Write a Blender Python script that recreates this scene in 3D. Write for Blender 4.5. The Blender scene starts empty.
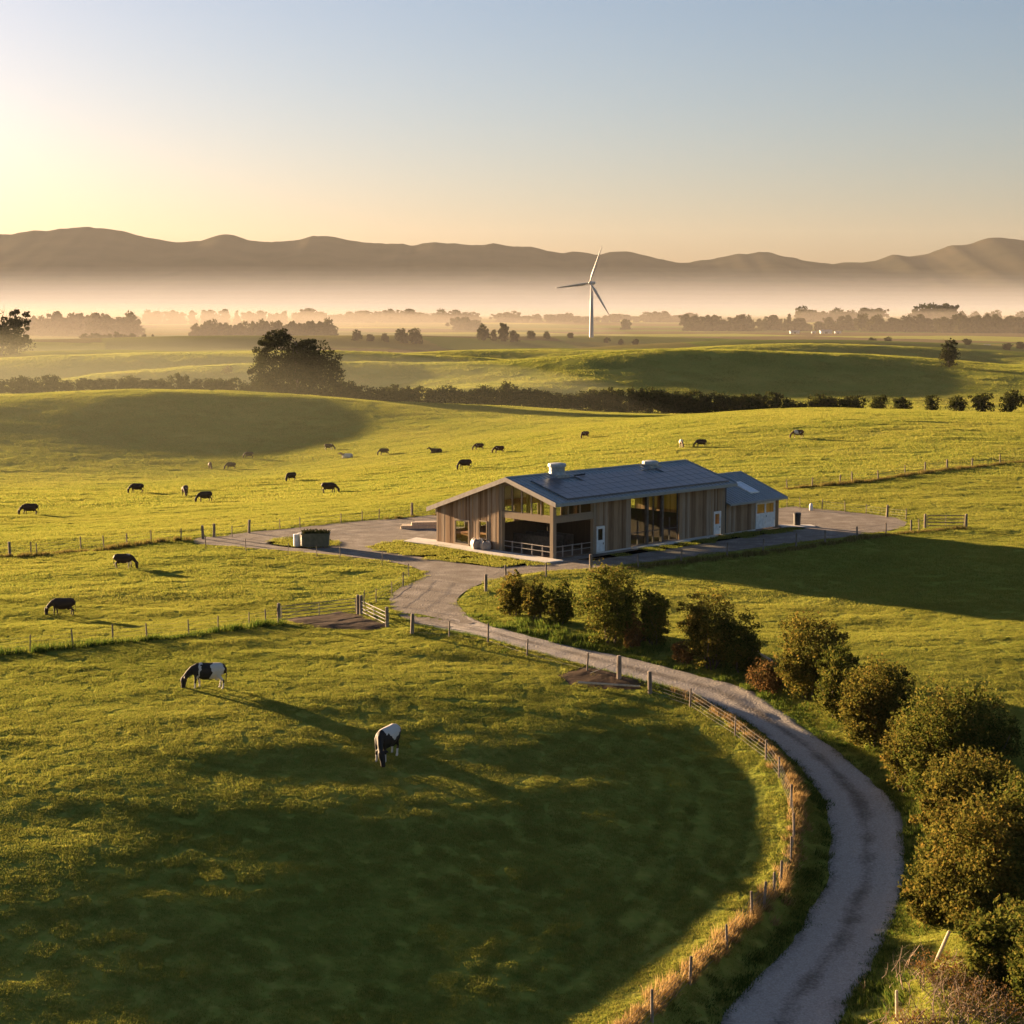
import bpy, bmesh, math, random
import numpy as np
from mathutils import Vector, Matrix

# ------------------------------------------------------------------ camera, sky, sun, exposure
SC = bpy.context.scene
COL = SC.collection
CAM_H, FPX = 22.0, 1700.0
PITCH = math.atan(207.0 / FPX)
SUN_EL, SUN_AZ = 7.4, 49.0            # sun stands ahead and to the left of the camera

cd = bpy.data.cameras.new('camera')
cam = bpy.data.objects.new('camera', cd); COL.objects.link(cam)
cam.location = (0, 0, CAM_H); cam.rotation_euler = (math.pi / 2 - PITCH, 0, 0)
cd.sensor_width = 36; cd.sensor_fit = 'HORIZONTAL'; cd.lens = 36 * FPX / 1024
cd.clip_start = 1; cd.clip_end = 60000
SC.camera = cam

W = bpy.data.worlds.new('World'); SC.world = W; W.use_nodes = True
wn = W.node_tree.nodes; wl = W.node_tree.links
bg = wn['Background']
sky = wn.new('ShaderNodeTexSky'); sky.sky_type = 'NISHITA'; sky.sun_disc = False
sky.sun_elevation = math.radians(SUN_EL); sky.sun_rotation = math.radians(-SUN_AZ)
sky.altitude = 50; sky.air_density = 1.0; sky.dust_density = 1.5; sky.ozone_density = 4.0
tn = wn.new('ShaderNodeMix'); tn.data_type = 'RGBA'; tn.blend_type = 'MULTIPLY'; tn.inputs[0].default_value = 1; tn.inputs[7].default_value = (.83, .615, .545, 1)
wl.new(sky.outputs[0], tn.inputs[6]); wl.new(tn.outputs[2], bg.inputs[0]); bg.inputs[1].default_value = 0.05

sd = bpy.data.lights.new('sun', 'SUN'); sun = bpy.data.objects.new('sun', sd); COL.objects.link(sun)
sd.energy = 5.0; sd.angle = math.radians(0.9); sd.color = (1.0, 0.675, 0.37)
SUNDIR = Vector((-math.sin(math.radians(SUN_AZ)) * math.cos(math.radians(SUN_EL)),
                 math.cos(math.radians(SUN_AZ)) * math.cos(math.radians(SUN_EL)), math.sin(math.radians(SUN_EL))))
sun.rotation_euler = SUNDIR.to_track_quat('Z', 'Y').to_euler()
sun.location = (-200, 150, 120)

SC.view_settings.view_transform = 'Standard'; SC.view_settings.look = 'None'
SC.view_settings.exposure = 2.78; SC.view_settings.gamma = 1.0
SC.render.engine = 'CYCLES'
cy = SC.cycles
cy.use_denoising = True
cy.max_bounces = 6; cy.diffuse_bounces = 3; cy.glossy_bounces = 3; cy.transmission_bounces = 3
cy.transparent_max_bounces = 48; cy.volume_bounces = 1
cy.use_adaptive_sampling = False
cy.sample_clamp_indirect = 6
SC.render.use_persistent_data = False

# ------------------------------------------------------------------ small helpers
R = np.random.RandomState(7)
random.seed(7)

def sstep(a, b, x):
    t = np.clip((x - a) / (b - a), 0, 1)
    return t * t * (3 - 2 * t)

def _hash(ix, iy, seed):
    n = (ix.astype(np.int64) * 374761393 + iy.astype(np.int64) * 668265263 + seed * 974634777) & 0xffffffff
    n = ((n ^ (n >> 13)) * 1274126177) & 0xffffffff
    n = n ^ (n >> 16)
    return (n & 0xffffff) / float(0xffffff)

def vnoise(x, y, seed=0):
    x = np.asarray(x, float); y = np.asarray(y, float)
    ix = np.floor(x); iy = np.floor(y); fx = x - ix; fy = y - iy
    fx = fx * fx * fx * (fx * (fx * 6 - 15) + 10); fy = fy * fy * fy * (fy * (fy * 6 - 15) + 10)
    a = _hash(ix, iy, seed); b = _hash(ix + 1, iy, seed); c = _hash(ix, iy + 1, seed); d = _hash(ix + 1, iy + 1, seed)
    return (a * (1 - fx) + b * fx) * (1 - fy) + (c * (1 - fx) + d * fx) * fy - 0.5

def fbm(x, y, seed=0, octv=4):
    s = 0; a = 1.0
    for k in range(octv):
        s = s + a * vnoise(x * 2 ** k + k * 17.3, y * 2 ** k - k * 9.1, seed + k); a *= 0.5
    return s

def ray(px, py):
    u = (px - 512) / FPX; v = (512 - py) / FPX
    c, s = math.cos(PITCH), math.sin(PITCH)
    return np.array((u, c + v * s, -s + v * c))

def G(px, py, z=0.0):
    """where the sight line of a spot in the photo reaches height z"""
    d = ray(px, py); t = (z - CAM_H) / d[2]
    return (d[0] * t, d[1] * t)

def inpoly(x, y, poly):
    x = np.asarray(x, float); y = np.asarray(y, float)
    ins = np.zeros(x.shape, bool); n = len(poly)
    for i in range(n):
        x0, y0 = poly[i]; x1, y1 = poly[(i + 1) % n]
        if y0 == y1: continue
        c = ((y0 > y) != (y1 > y)) & (x < (x1 - x0) * (y - y0) / (y1 - y0) + x0)
        ins ^= c
    return ins

def segdist(x, y, poly, closed=True):
    x = np.asarray(x, float); y = np.asarray(y, float)
    d = np.full(x.shape, 1e9); n = len(poly)
    for i in range(n if closed else n - 1):
        ax, ay = poly[i]; bx, by = poly[(i + 1) % n]
        dx, dy = bx - ax, by - ay; L = dx * dx + dy * dy + 1e-12
        t = np.clip(((x - ax) * dx + (y - ay) * dy) / L, 0, 1)
        d = np.minimum(d, np.hypot(x - ax - t * dx, y - ay - t * dy))
    return d

def catmull(pts, per=10):
    P = [np.array(p, float) for p in pts]
    P = [2 * P[0] - P[1]] + P + [2 * P[-1] - P[-2]]
    out = []
    for i in range(1, len(P) - 2):
        for k in range(per):
            t = k / per
            a, b, c, d = P[i - 1], P[i], P[i + 1], P[i + 2]
            out.append(0.5 * (2 * b + (c - a) * t + (2 * a - 5 * b + 4 * c - d) * t * t + (3 * b - a - 3 * c + d) * t ** 3))
    out.append(P[-2])
    return out

# ------------------------------------------------------------------ terrain heights
_yk = np.arange(-400, 16001, 10.0)
_bz = np.interp(_yk, [-400, 150, 250, 420, 560, 800, 1100, 1800, 16000], [0, 0, -2.5, -7, -12, -16, -19, -21, -21])
_k = np.hanning(15); _k /= _k.sum()
_bz = np.convolve(np.pad(_bz, 7, mode='edge'), _k, mode='valid')
def base_z(y): return np.interp(y, _yk, _bz)

def Wd(px, d): return ((px - 512) / FPX * d * 1.0, d)
CT = []
for px, py, z in [(650, 1018, -3.95), (780, 1024, -4.4), (1000, 1024, -3.6), (1200, 1000, -3),
                  (770, 905, -3.5), (860, 900, -4.1), (960, 900, -3.2), (1150, 880, -2.4),
                  (770, 780, -2.3), (860, 800, -3.0),
                  (940, 790, -2.3), (1100, 780, -1.8), (700, 712, -1.3),
                  (790, 740, -1.95), (900, 720, -1.5), (1100, 700, -1), (0, 650, .5), (200, 650, .5), (300, 640, .3), (420, 640, 0),
                  (560, 655, -.4), (650, 675, -.8), (800, 660, -.8), (1000, 650, -.5), (0, 600, .1), (150, 590, .2), (300, 590, .05),
                  (420, 600, 0), (500, 600, 0), (600, 600, 0), (750, 600, -.2), (1000, 600, 0), (250, 548, 0), (430, 545, 0), (550, 562, 0),
                  (700, 555, 0), (900, 527, 0), (800, 510, 0), (1000, 530, 0), (350, 522, 0), (640, 570, 0), (300, 570, 0)]:
    x, y = G(px, py, z); CT.append((x, y, z))
def fall(t):
    q = t + 78
    return .4 if q < 0 else (.4 - .00271 * q * q if q < 25 else .4 - .00271 * 625 - .1365 * (q - 25))
for px, py in [(-100, 700), (0, 690), (200, 690), (400, 695), (560, 705), (-100, 780), (0, 760), (200, 780), (400, 780), (600, 780), (300, 735), (500, 735), (690, 800), (-60, 880), (250, 900), (500, 900), (690, 890), (100, 840), (380, 845), (-60, 1024), (120, 970), (300, 1024), (520, 1024), (400, 960), (600, 960)]:
    z = -1.0
    for _ in range(8):
        x, y = G(px, py, z); z = .5 * z + .5 * fall(.766 * x - .643 * y)
    CT.append((x, y, z))
for px, d, z in [(350, 178, 0), (440, 190, 0), (560, 190, 0), (700, 195, 0), (820, 190, 0), (0, 180, -2.0), (130, 200, -2.8), (-150, 180, -1.5),
                 (30, 250, -5.5), (250, 250, -5), (400, 250, -3.5), (550, 235, -1.0), (800, 235, .3), (1000, 225, .6), (1200, 220, .5),
                 (-150, 310, -8), (0, 310, -9.0), (150, 318, -9.6), (300, 330, -9.2), (420, 335, -6.0), (550, 320, -2.5), (700, 300, .5), (850, 300, 2.0),
                 (1000, 300, 1.2), (1150, 300, .5), (-150, 400, -3.0), (20, 405, -2.4), (170, 412, -2.1), (280, 410, -3.0), (400, 405, -4.0),
                 (520, 400, -3.8), (650, 380, -2.8), (800, 370, -.3), (950, 360, -.5), (1100, 360, -1), (20, 372, -4.6), (170, 370, -6.2), (290, 372, -7.2),
                 (0, 480, -3.0), (170, 490, -3.4), (350, 480, -6.6), (520, 480, -7.6), (700, 470, -8.2), (850, 450, -7.8), (1000, 440, -6)]:
    x, y = Wd(px, d); CT.append((x, y, z))
for px in (-200, 0, 170, 350, 520, 700, 850, 1000, 1200):
    x, y = Wd(px, 570); CT.append((x, y, -12.5))
CT = np.array(CT)
_cx = CT[:, 0]; _cy = CT[:, 1]; _cr = CT[:, 2] - base_z(CT[:, 1])
def _tps(r2): return 0.5 * r2 * np.log(r2 + 1e-9)
_S = 100.0
_n = len(CT)
_A = np.zeros((_n + 3, _n + 3))
_r2 = ((_cx[:, None] - _cx[None]) ** 2 + (_cy[:, None] - _cy[None]) ** 2) / _S ** 2
_A[:_n, :_n] = _tps(_r2) + np.eye(_n) * 2e-3
_A[:_n, _n] = 1; _A[:_n, _n + 1] = _cx / _S; _A[:_n, _n + 2] = _cy / _S
_A[_n:, :_n] = _A[:_n, _n:].T
_w = np.linalg.solve(_A, np.concatenate([_cr, [0, 0, 0]]))
def tps_eval(x, y):
    x = np.asarray(x, float); y = np.asarray(y, float)
    out = _w[_n] + _w[_n + 1] * x / _S + _w[_n + 2] * y / _S
    for i in range(_n):
        out = out + _w[i] * _tps(((x - _cx[i]) ** 2 + (y - _cy[i]) ** 2) / _S ** 2)
    return out

# far rolling ridges: photo column, distance, height, length, width, turn
RIDGES = [(850, 735, 13, 130, 52, 24), (1120, 700, 9, 120, 50, 20), (620, 690, 9, 90, 40, 20), (760, 980, 13, 150, 62, 24), (560, 1130, 12, 160, 62, 24),
          (1000, 1040, 9, 160, 60, 24), (420, 800, 12, 120, 50, 24), (330, 690, 9, 110, 45, 24), (460, 970, 13, 130, 50, 24), (120, 780, 12, 130, 50, 24), (40, 1040, 13, 160, 60, 24),
          (250, 1180, 9, 160, 60, 24), (700, 1370, 9, 180, 70, 20), (900, 1420, 8, 200, 70, 20), (150, 640, 6, 90, 38, 24), (520, 610, 5, 90, 36, 24),
          (-150, 800, 11, 150, 60, 24), (1250, 950, 11, 170, 70, 24), (130, 410, 3.2, 75, 27, 22), (330, 1600, 10, 260, 90, 20), (620, 1750, 9, 260, 90, 20), (60, 1500, 9, 240, 80, 20)]
RIDGES = [((px - 512) / FPX * d, d, a, l, w, math.radians(t)) for px, d, a, l, w, t in RIDGES]

def smooth_h(x, y):
    x = np.asarray(x, float); y = np.asarray(y, float)
    z = base_z(y)
    fade = (1 - sstep(480, 700, y)) * (1 - sstep(0.55 * np.abs(y) + 60, 0.95 * np.abs(y) + 140, np.abs(x))) * sstep(-60, 30, y)
    m = fade > 0
    if np.any(m):
        res = np.zeros(z.shape)
        yy = np.where(y < 45, 45, y)
        res[m] = np.clip(tps_eval(x[m], yy[m]), -9, 12)
        z = z + res * fade
    for cx, cyy, a, l, w, t in RIDGES:
        u = (x - cx) * math.cos(t) + (y - cyy) * math.sin(t); v = -(x - cx) * math.sin(t) + (y - cyy) * math.cos(t)
        z = z + a * np.exp(-(u / l) ** 2 - (v / w) ** 2)
    z = z + 1.6 * fbm(x / 170, y / 120, 31, 2) * sstep(420, 700, y) * (1 - sstep(1500, 2200, y))
    return z

# ------------------------------------------------------------------ plan of the road and yard
B0 = np.array(G(553, 560)); ANG = math.radians(44.0)
CA, SA = math.cos(ANG), math.sin(ANG)
def bl(x, y): return (B0[0] + x * CA - y * SA, B0[1] + x * SA + y * CA)      # barn plan to world

ROADPX = [((676, 1075), (806, 1075), -4.25), ((718, 1023), (838, 1023), -4.22), ((757, 982), (862, 985), -4.18), ((795, 944), (885, 945), -4.1), ((819, 903), (898, 905), -4.0),
          ((830, 866), (904, 858), -3.65), ((830, 820), (898, 815), -3.2), ((807, 779), (873, 784), -2.65), ((766, 741), (838, 752), -2.15), ((722, 716), (790, 720), -1.75),
          ((680, 697), (745, 692), -1.35), ((640, 684), (700, 677), -1.0), ((585, 668), (640, 660), -0.65), ((527, 651), (585, 648), -0.35), ((480, 639), (532, 636.5), -0.18),
          ((449, 632), (492, 626), -0.05), ((424, 626), (466, 615), 0)]
rl = catmull([(*G(a[0], a[1], z), z) for a, b, z in ROADPX], 14)
rr = catmull([(*G(b[0], b[1], z), z) for a, b, z in ROADPX], 14)
ROADPOLY = [(p[0], p[1]) for p in rl] + [(p[0], p[1]) for p in reversed(rr)]
RIGHTEDGE = [tuple(p[:2]) for p in rr[::4]]; LEFTEDGE = [tuple(p[:2]) for p in rl[::4]]
def gp(lst): return [G(*p) for p in lst]
YARD = gp([(440, 629), (425, 626.5), (405, 619), (392, 609), (390, 597), (400, 588), (416, 581), (424, 576), (418, 569), (396, 563), (360, 558), (300, 552), (250, 548), (212, 545), (194, 543),
           (198, 538), (222, 536), (246, 532.5), (290, 528.5), (345, 522.5), (400, 518.5), (437, 515.5)])
YARD += [bl(9, 22), bl(24, 20), bl(31, 13)]
YARD += gp([(790, 507), (800, 507.5), (840, 511), (880, 515.5), (903, 520), (906, 525), (890, 530.5), (845, 537), (800, 542), (740, 550), (680, 558), (600, 567.5), (548, 571.5),
            (512, 576), (486, 582), (466, 591), (457, 600), (460, 607), (469, 616), (480, 622)])
YARD = [tuple(p[:2]) for p in catmull(YARD, 4)]
ISL1 = gp([(266, 543.5), (280, 540), (300, 538), (322, 538), (332, 541), (330, 546), (312, 548.5), (285, 547)])
ISL2 = gp([(370, 547), (378, 544.5), (395, 542.5), (412, 542), (440, 546.5), (500, 555.5), (545, 562), (530, 565), (500, 567), (470, 564.5), (430, 558.5), (392, 552.5)])
ISL3 = [bl(1.5, -1.6), bl(11, -1.2), bl(24, -1.0), bl(33, -1.0), bl(33, -2.6), bl(22, -2.5), bl(11, -2.5), bl(2.5, -2.7)]
ISL2 = [tuple(p) for p in catmull(ISL2 + [ISL2[0]], 3)[:-1]]; ISL1 = [tuple(p) for p in catmull(ISL1 + [ISL1[0]], 3)[:-1]]
FOOT = [bl(-.3, -.4), bl(32.2, -.4), bl(32.2, 11.5), bl(24, 15.6), bl(-.3, 15.6)]
APRON = [bl(-.05, -1.3), bl(-2.0, -1.1), bl(-2.1, 4), bl(-1.8, 13), bl(-2.2, 17.5), bl(.3, 18.5), bl(.6, 15.3), bl(-.05, 15.3)]
MUD1 = gp([(286, 619), (300, 616), (340, 611), (358, 613), (384, 622), (392, 626), (370, 630), (335, 630), (305, 627), (288, 624)])
MUD2 = [G(px, py, -.75) for px, py in [(556, 681), (585, 677), (618, 679), (650, 688), (640, 693), (605, 692), (575, 690)]]
def mask_hard(x, y):
    m = inpoly(x, y, ROADPOLY) | (inpoly(x, y, YARD) & ~inpoly(x, y, ISL1) & ~inpoly(x, y, ISL2) & ~inpoly(x, y, ISL3)) | inpoly(x, y, FOOT) | inpoly(x, y, APRON)
    return m

VERGE_FENCE = [(*G(px, py, z),) for px, py, z in [(412, 634, 0), (449, 636, -.05), (488, 642, -.1), (527, 654, -.25), (587, 672, -.5), (650, 692, -.85), (690, 706, -1.25), (735, 735, -1.75),
               (765, 757, -2.2), (792, 790, -2.6), (797, 830, -3.05), (789, 875, -3.35), (768, 912, -3.55), (728, 953, -3.72), (690, 983, -3.82), (652, 1020, -3.92), (610, 1060, -4.0)]]
VERGE_FENCE = [tuple(p[:2]) for p in catmull(VERGE_FENCE, 6)]

def height(x, y):
    x = np.asarray(x, float); y = np.asarray(y, float)
    z = smooth_h(x, y)
    near = (y > 30) & (y < 260) & (np.abs(x) < 90)
    n = 0.36 * fbm(x / 23, y / 17, 3, 2) + 0.17 * fbm(x / 6.5, y / 4.0, 5, 4)
    n = n * (1 - sstep(240, 420, y)) + 0.6 * fbm(x / 30, y / 22, 9, 3) * sstep(200, 400, y) * (1 - sstep(900, 1500, y))
    if np.any(near):
        xs = x[near]; ys = y[near]
        dr = segdist(xs, ys, ROADPOLY); dyd = segdist(xs, ys, YARD)
        inr = inpoly(xs, ys, ROADPOLY); iny = inpoly(xs, ys, YARD)
        sr = np.where(inr, -dr, dr); sy = np.where(iny, -dyd, dyd)
        s = np.minimum(sr, sy)
        zz = z[near]; nn = n[near] * sstep(0.5, 6, s)
        flat = 1 - sstep(0, 9, sy)
        zz = zz * (1 - flat) + 0 * flat
        # fence bank on the paddock side, grassy bank on the other
        fd = segdist(xs, ys, VERGE_FENCE, False)
        bank = (1 - sstep(105, 125, ys))
        zz = zz + bank * 0.55 * np.exp(-(fd / 1.7) ** 2) * sstep(0.2, 2.0, s)
        # shallow mowing ripples following the fence
        zz = zz + .045 * np.sin(fd * 2 * np.pi / 1.35) * sstep(1.2, 2.2, fd) * (1 - sstep(5.5, 8.5, fd)) * (segdist(xs, ys, LEFTEDGE, False) > fd + .8) * (1 - sstep(82, 90, ys)) * sstep(56, 64, ys)
        rd = segdist(xs, ys, RIGHTEDGE, False)
        zz = zz + bank * 0.8 * sstep(.3, 4.0, rd) * (sr > 0) * (segdist(xs, ys, LEFTEDGE, False) > rd) * (1 - .75 * sstep(9, 22, rd))
        zz = zz - 0.10 * (1 - sstep(-.5, 0.35, s))
        z = z.copy(); n = n.copy(); z[near] = zz; n[near] = nn
    return z + n

_D = np.concatenate([np.arange(42, 260, 0.5), 260 * 1.006 ** np.arange(0, 720)])
def hit(px, py):
    """spot on the ground under a photo position"""
    d = ray(px, py); t = _D / d[1]
    x = d[0] * t; y = d[1] * t; zr = CAM_H + d[2] * t
    dz = zr - height(x, y)
    k = np.argmax(dz < 0)
    if not np.any(dz < 0): k = len(dz) - 1
    f = dz[k - 1] / (dz[k - 1] - dz[k] + 1e-9)
    tt = t[k - 1] + (t[k] - t[k - 1]) * f
    return Vector((d[0] * tt, d[1] * tt, CAM_H + d[2] * tt))
def gz(x, y): return float(height(np.array([x]), np.array([y]))[0])

# ------------------------------------------------------------------ mesh helpers
def raw_mesh(name, v, f3=None, f4=None, mats=(), smooth=False):
    """fast mesh from numpy arrays of triangles and quads"""
    me = bpy.data.meshes.new(name)
    v = np.asarray(v, np.float32)
    parts = []; tot = []
    if f3 is not None and len(f3): parts.append(np.asarray(f3, np.int32).ravel()); tot.append(np.full(len(f3), 3, np.int32))
    if f4 is not None and len(f4): parts.append(np.asarray(f4, np.int32).ravel()); tot.append(np.full(len(f4), 4, np.int32))
    loops = np.concatenate(parts) if parts else np.zeros(0, np.int32); tot = np.concatenate(tot) if tot else np.zeros(0, np.int32)
    me.vertices.add(len(v)); me.vertices.foreach_set('co', v.ravel())
    if len(loops):
        me.loops.add(len(loops)); me.loops.foreach_set('vertex_index', loops)
        me.polygons.add(len(tot)); st = np.concatenate([[0], np.cumsum(tot)[:-1]]).astype(np.int32)
        me.polygons.foreach_set('loop_start', st); me.polygons.foreach_set('loop_total', tot)
        if smooth: me.polygons.foreach_set('use_smooth', np.ones(len(tot), bool))
    for m in mats: me.materials.append(m)
    me.update(calc_edges=True)
    return me

def link(name, me, parent=None, loc=None):
    o = bpy.data.objects.new(name, me); COL.objects.link(o)
    if parent is not None: o.parent = parent
    if loc is not None: o.location = loc
    return o

def tag(o, label=None, cat=None, group=None, kind=None):
    if label: o['label'] = label
    if cat: o['category'] = cat
    if group: o['group'] = group
    if kind: o['kind'] = kind
    return o

def empty(name, loc=(0, 0, 0), rz=0.0, label=None, cat=None, group=None):
    o = bpy.data.objects.new(name, None); COL.objects.link(o)
    o.location = loc; o.rotation_euler = (0, 0, rz); o.empty_display_size = 0.3
    return tag(o, label, cat, group)

class MB:
    def __init__(s): s.v = []; s.f = []
    def add(s, vs, fs):
        b = len(s.v); s.v += [tuple(p) for p in vs]; s.f += [tuple(b + i for i in f) for f in fs]
    def box(s, x0, x1, y0, y1, z0, z1):
        s.add([(x0, y0, z0), (x1, y0, z0), (x1, y1, z0), (x0, y1, z0), (x0, y0, z1), (x1, y0, z1), (x1, y1, z1), (x0, y1, z1)],
              [(0, 3, 2, 1), (4, 5, 6, 7), (0, 1, 5, 4), (1, 2, 6, 5), (2, 3, 7, 6), (3, 0, 4, 7)])
    def hexa(s, p):  # 8 points: bottom four then top four
        s.add(p, [(0, 3, 2, 1), (4, 5, 6, 7), (0, 1, 5, 4), (1, 2, 6, 5), (2, 3, 7, 6), (3, 0, 4, 7)])
    def beam(s, p0, p1, w, h):
        p0 = Vector(p0); p1 = Vector(p1); d = (p1 - p0).normalized()
        up = Vector((0, 0, 1)) if abs(d.z) < .95 else Vector((0, 1, 0))
        a = d.cross(up).normalized() * w / 2; b = a.normalized().cross(d).normalized() * h / 2
        s.hexa([p0 - a - b, p0 + a - b, p0 + a + b, p0 - a + b, p1 - a - b, p1 + a - b, p1 + a + b, p1 - a + b])
    def tube(s, p0, p1, r0, r1=None, n=8, cap=True):
        r1 = r0 if r1 is None else r1
        p0 = Vector(p0); p1 = Vector(p1); d = (p1 - p0)
        if d.length < 1e-6: return
        d.normalize(); a = d.orthogonal().normalized(); b = d.cross(a)
        vs = []
        for p, r in ((p0, r0), (p1, r1)):
            for k in range(n):
                t = 2 * math.pi * k / n; vs.append(p + a * (r * math.cos(t)) + b * (r * math.sin(t)))
        fs = [(k, (k + 1) % n, n + (k + 1) % n, n + k) for k in range(n)]
        if cap: fs += [tuple(reversed(range(n))), tuple(range(n, 2 * n))]
        s.add(vs, fs)
    def lathe(s, prof, n=20, c=(0, 0, 0)):
        vs = []
        for r, z in prof:
            for k in range(n):
                t = 2 * math.pi * k / n; vs.append((c[0] + r * math.cos(t), c[1] + r * math.sin(t), c[2] + z))
        fs = []
        for i in range(len(prof) - 1):
            for k in range(n):
                fs.append((i * n + k, i * n + (k + 1) % n, (i + 1) * n + (k + 1) % n, (i + 1) * n + k))
        fs += [tuple(reversed(range(n))), tuple(range((len(prof) - 1) * n, len(prof) * n))]
        s.add(vs, fs)
    def loft(s, secs, n=12):
        """secs: (x,y,z, half width across, half height) rings along a path"""
        P = [Vector(q[:3]) for q in secs]; vs = []
        for i, q in enumerate(secs):
            t = (P[min(i + 1, len(P) - 1)] - P[max(i - 1, 0)]).normalized()
            lat = Vector((0, 1, 0)); lat = (lat - t * lat.dot(t))
            lat = lat.normalized() if lat.length > .2 else t.orthogonal().normalized()
            up = t.cross(lat).normalized()
            for k in range(n):
                a = 2 * math.pi * k / n
                vs.append(P[i] + lat * (q[3] * math.cos(a)) + up * (q[4] * math.sin(a)))
        fs = []
        for i in range(len(secs) - 1):
            for k in range(n): fs.append((i * n + k, i * n + (k + 1) % n, (i + 1) * n + (k + 1) % n, (i + 1) * n + k))
        fs += [tuple(reversed(range(n))), tuple(range((len(secs) - 1) * n, len(secs) * n))]
        s.add(vs, fs)
    def mesh(s, name, mats, smooth=False):
        me = bpy.data.meshes.new(name); me.from_pydata(s.v, [], s.f)
        for m in (mats if isinstance(mats, (list, tuple)) else [mats]): me.materials.append(m)
        bm = bmesh.new(); bm.from_mesh(me); bmesh.ops.recalc_face_normals(bm, faces=bm.faces); bm.to_mesh(me); bm.free()
        if smooth: me.shade_smooth()
        me.update(); return me
    def build(s, name, mat, parent=None, smooth=False, loc=None):
        return link(name, s.mesh(name, mat, smooth), parent, loc)

# ------------------------------------------------------------------ materials
def new_mat(name):
    m = bpy.data.materials.new(name); m.use_nodes = True
    nt = m.node_tree; return m, nt, nt.nodes['Principled BSDF'], nt.nodes['Material Output']

def N(nt, typ, **kw):
    n = nt.nodes.new(typ)
    for k, v in kw.items(): setattr(n, k, v)
    return n

def ramp(nt, src, stops):
    r = N(nt, 'ShaderNodeValToRGB'); e = r.color_ramp.elements
    while len(e) < len(stops): e.new(0.5)
    for q, (p, c) in zip(e, stops): q.position = p; q.color = (*c, 1)
    nt.links.new(src, r.inputs[0]); return r.outputs[0]

def noise_mat(name, c0, c1, scale=3.0, rough=.8, bump=0.0, coord='Object', metallic=0.0, detail=5, c2=None, spec=.3, stretch=None):
    m, nt, b, out = new_mat(name)
    tc = N(nt, 'ShaderNodeTexCoord'); no = N(nt, 'ShaderNodeTexNoise'); no.inputs['Scale'].default_value = scale; no.inputs['Detail'].default_value = detail
    src = tc.outputs[coord]
    if stretch:
        mp = N(nt, 'ShaderNodeMapping'); mp.inputs['Scale'].default_value = stretch; nt.links.new(src, mp.inputs[0]); src = mp.outputs[0]
    nt.links.new(src, no.inputs['Vector'])
    st = [(.32, c0), (.68, c1)] if c2 is None else [(.28, c0), (.5, c1), (.72, c2)]
    nt.links.new(ramp(nt, no.outputs[0], st), b.inputs['Base Color'])
    b.inputs['Roughness'].default_value = rough; b.inputs['Metallic'].default_value = metallic
    b.inputs['Specular IOR Level'].default_value = spec
    if bump:
        bp = N(nt, 'ShaderNodeBump'); bp.inputs['Strength'].default_value = bump; bp.inputs['Distance'].default_value = .05
        nt.links.new(no.outputs[0], bp.inputs['Height']); nt.links.new(bp.outputs[0], b.inputs['Normal'])
    return m

def leaf_mat(name, cols, trans=.45, scale=.6, island=.5):
    """leaves: colour varies leaf by leaf and from bough to bough, some light passes through"""
    m, nt, b, out = new_mat(name)
    ge = N(nt, 'ShaderNodeNewGeometry'); no = N(nt, 'ShaderNodeTexNoise'); no.inputs['Scale'].default_value = scale; no.inputs['Detail'].default_value = 3
    nt.links.new(ge.outputs['Position'], no.inputs['Vector'])
    mx = N(nt, 'ShaderNodeMix'); mx.inputs[0].default_value = island
    nt.links.new(no.outputs[0], mx.inputs[2]); nt.links.new(ge.outputs['Random Per Island'], mx.inputs[3])
    k = len(cols)
    col = ramp(nt, mx.outputs[0], [(.22 + .56 * i / (k - 1), c) for i, c in enumerate(cols)])
    nt.nodes.remove(b)
    df = N(nt, 'ShaderNodeBsdfDiffuse'); tr = N(nt, 'ShaderNodeBsdfTranslucent'); ms = N(nt, 'ShaderNodeMixShader'); ms.inputs[0].default_value = trans
    nt.links.new(col, df.inputs[0]); nt.links.new(col, tr.inputs[0])
    nt.links.new(df.outputs[0], ms.inputs[1]); nt.links.new(tr.outputs[0], ms.inputs[2]); nt.links.new(ms.outputs[0], out.inputs[0])
    return m

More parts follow.
